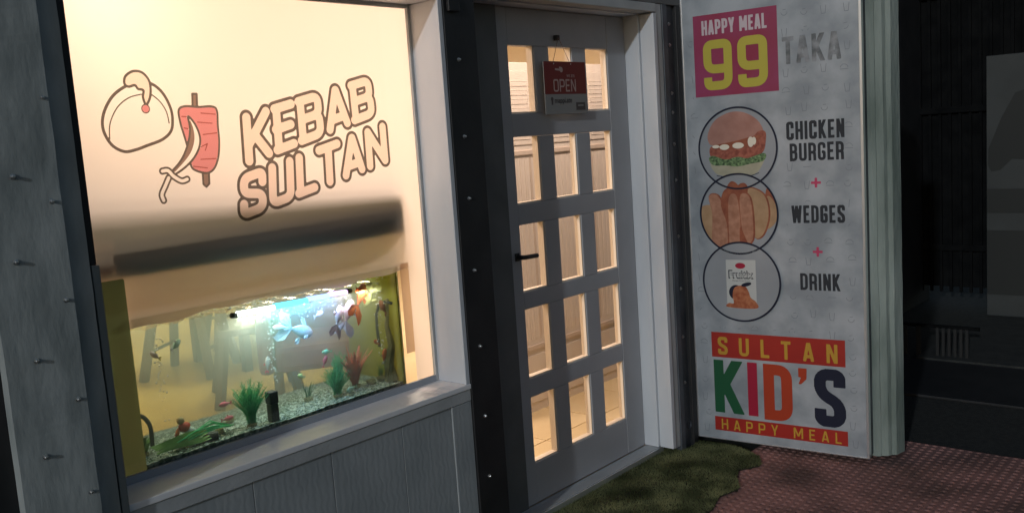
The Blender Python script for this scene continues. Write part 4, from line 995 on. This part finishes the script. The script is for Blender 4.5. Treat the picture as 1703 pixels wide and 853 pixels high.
bl = thing('bulb_lamp', 'bare warm bulb high up at the left of the window', 'lamp', (1.20, .34, 2.12))
b = bmesh.new(); blob(b, (0, 0, 0), .035, .035, .045, 2); done(b, 'bulb', glow('bulb_glow', (1, .9, .68), 12), bl, True)
b = bmesh.new(); tube(b, [(0, 0, .046), (0, 0, .62)], .012, 8); done(b, 'stem', M['black'], bl)
l = bpy.data.lights.new('bulb_light', 'POINT'); l.energy = 5.5; l.color = (1, .85, .62); l.shadow_soft_size = .05
o = bpy.data.objects.new('bulb_light', l); C.objects.link(o); o.parent = bl; o.location = (0, -.0, -.06)

# ================================================================== DARK YARD ON THE RIGHT
g_ = thing('yard_gate', 'tall dark metal gate with vertical bars in the shadow', 'gate', (7.9, 0, 0))
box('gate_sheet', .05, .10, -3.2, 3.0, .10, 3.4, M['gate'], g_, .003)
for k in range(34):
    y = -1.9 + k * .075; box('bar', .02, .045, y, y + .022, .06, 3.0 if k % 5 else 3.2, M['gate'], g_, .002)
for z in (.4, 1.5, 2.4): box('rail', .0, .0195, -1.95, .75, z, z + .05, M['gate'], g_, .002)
pk = thing('low_fence', 'low row of dim pale pickets at the foot of the dark gate', 'fence', (6.12, 0, 0))
for k, y in enumerate((-.47, -.555, -.665, -.70, -.735, -.77, -.805, -.84)):
    box('picket', 0, .014, y, y + (.018 if k != 1 else .03), -.03, .16, M['picket'], pk, .001)  # solid bars replace light falling between the gate's shadows on the ground
box('rail', .0145, .035, -.90, .3, .155, .175, M['gate'], pk, .001)  # added along with the light bars, not a rail of the gate
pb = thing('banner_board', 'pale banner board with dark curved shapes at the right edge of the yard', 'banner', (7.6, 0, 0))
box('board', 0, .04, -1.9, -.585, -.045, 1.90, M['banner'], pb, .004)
def yz_sheet(nm, pts_, m_, parent, x):
    me = bpy.data.meshes.new(nm); me.from_pydata([(x, a, b) for a, b in pts_], [], [tuple(range(len(pts_)))]); return link(nm, me, m_, parent)
yz_sheet('curved_shape', [(-1.2, 1.75), (-.78, 1.62), (-.69, 1.45), (-.60, 1.22), (-.595, 1.10), (-.62, 1.05), (-.68, 1.06), (-.76, 1.14), (-1.2, 1.10)], M['bannerdark'], pb, -.004)  # paints the curved shadow that falls on the panel
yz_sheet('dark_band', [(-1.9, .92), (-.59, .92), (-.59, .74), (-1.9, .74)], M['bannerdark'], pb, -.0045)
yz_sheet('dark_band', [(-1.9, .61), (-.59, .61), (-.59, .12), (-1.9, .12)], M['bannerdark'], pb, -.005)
pl_ = thing('thin_pole', 'thin pale pole rising above the dark gate', 'pole', (7.7, .035, 0)); b = bmesh.new(); tube(b, [(0, 0, -.04), (0, 0, 1.5)], .012, 8); done(b, 'pole_base', M['gate'], pl_)
b = bmesh.new(); tube(b, [(0, 0, 1.5), (0, 0, 3.0)], .012, 8); done(b, 'pole_top', M['picket'], pl_)
rd = thing('corrugated_sheet', 'dark red corrugated sheet hanging above the fluted shutter leaf', 'sheet', (7.3, .30, 0))
bm = bmesh.new(); pr_ = None
for k in range(15):
    y = -.12 + k * .045; x = .01 * (k % 2); c_ = (bm.verts.new((x, y, 1.75)), bm.verts.new((x, y, 3.0)))
    if pr_: bm.faces.new((pr_[0], c_[0], c_[1], pr_[1]))
    pr_ = c_
bmesh.ops.solidify(bm, geom=bm.faces[:], thickness=.004); done(bm, 'sheet', M['darkred'], rd)
ms = thing('wire_mesh', 'dim strip of woven wire mesh beside the fluted shutter leaf', 'mesh', (7.2, .16, 0)); bm = bmesh.new()
for k in range(5): bmx(bm, 0, .006, -.08 + k * .035, -.074 + k * .035, .55, 1.75)
for k in range(30): bmx(bm, -.006, -.001, -.085, .07, .56 + k * .04, .568 + k * .04)
done(bm, 'mesh_wires', M['mesh'], ms)
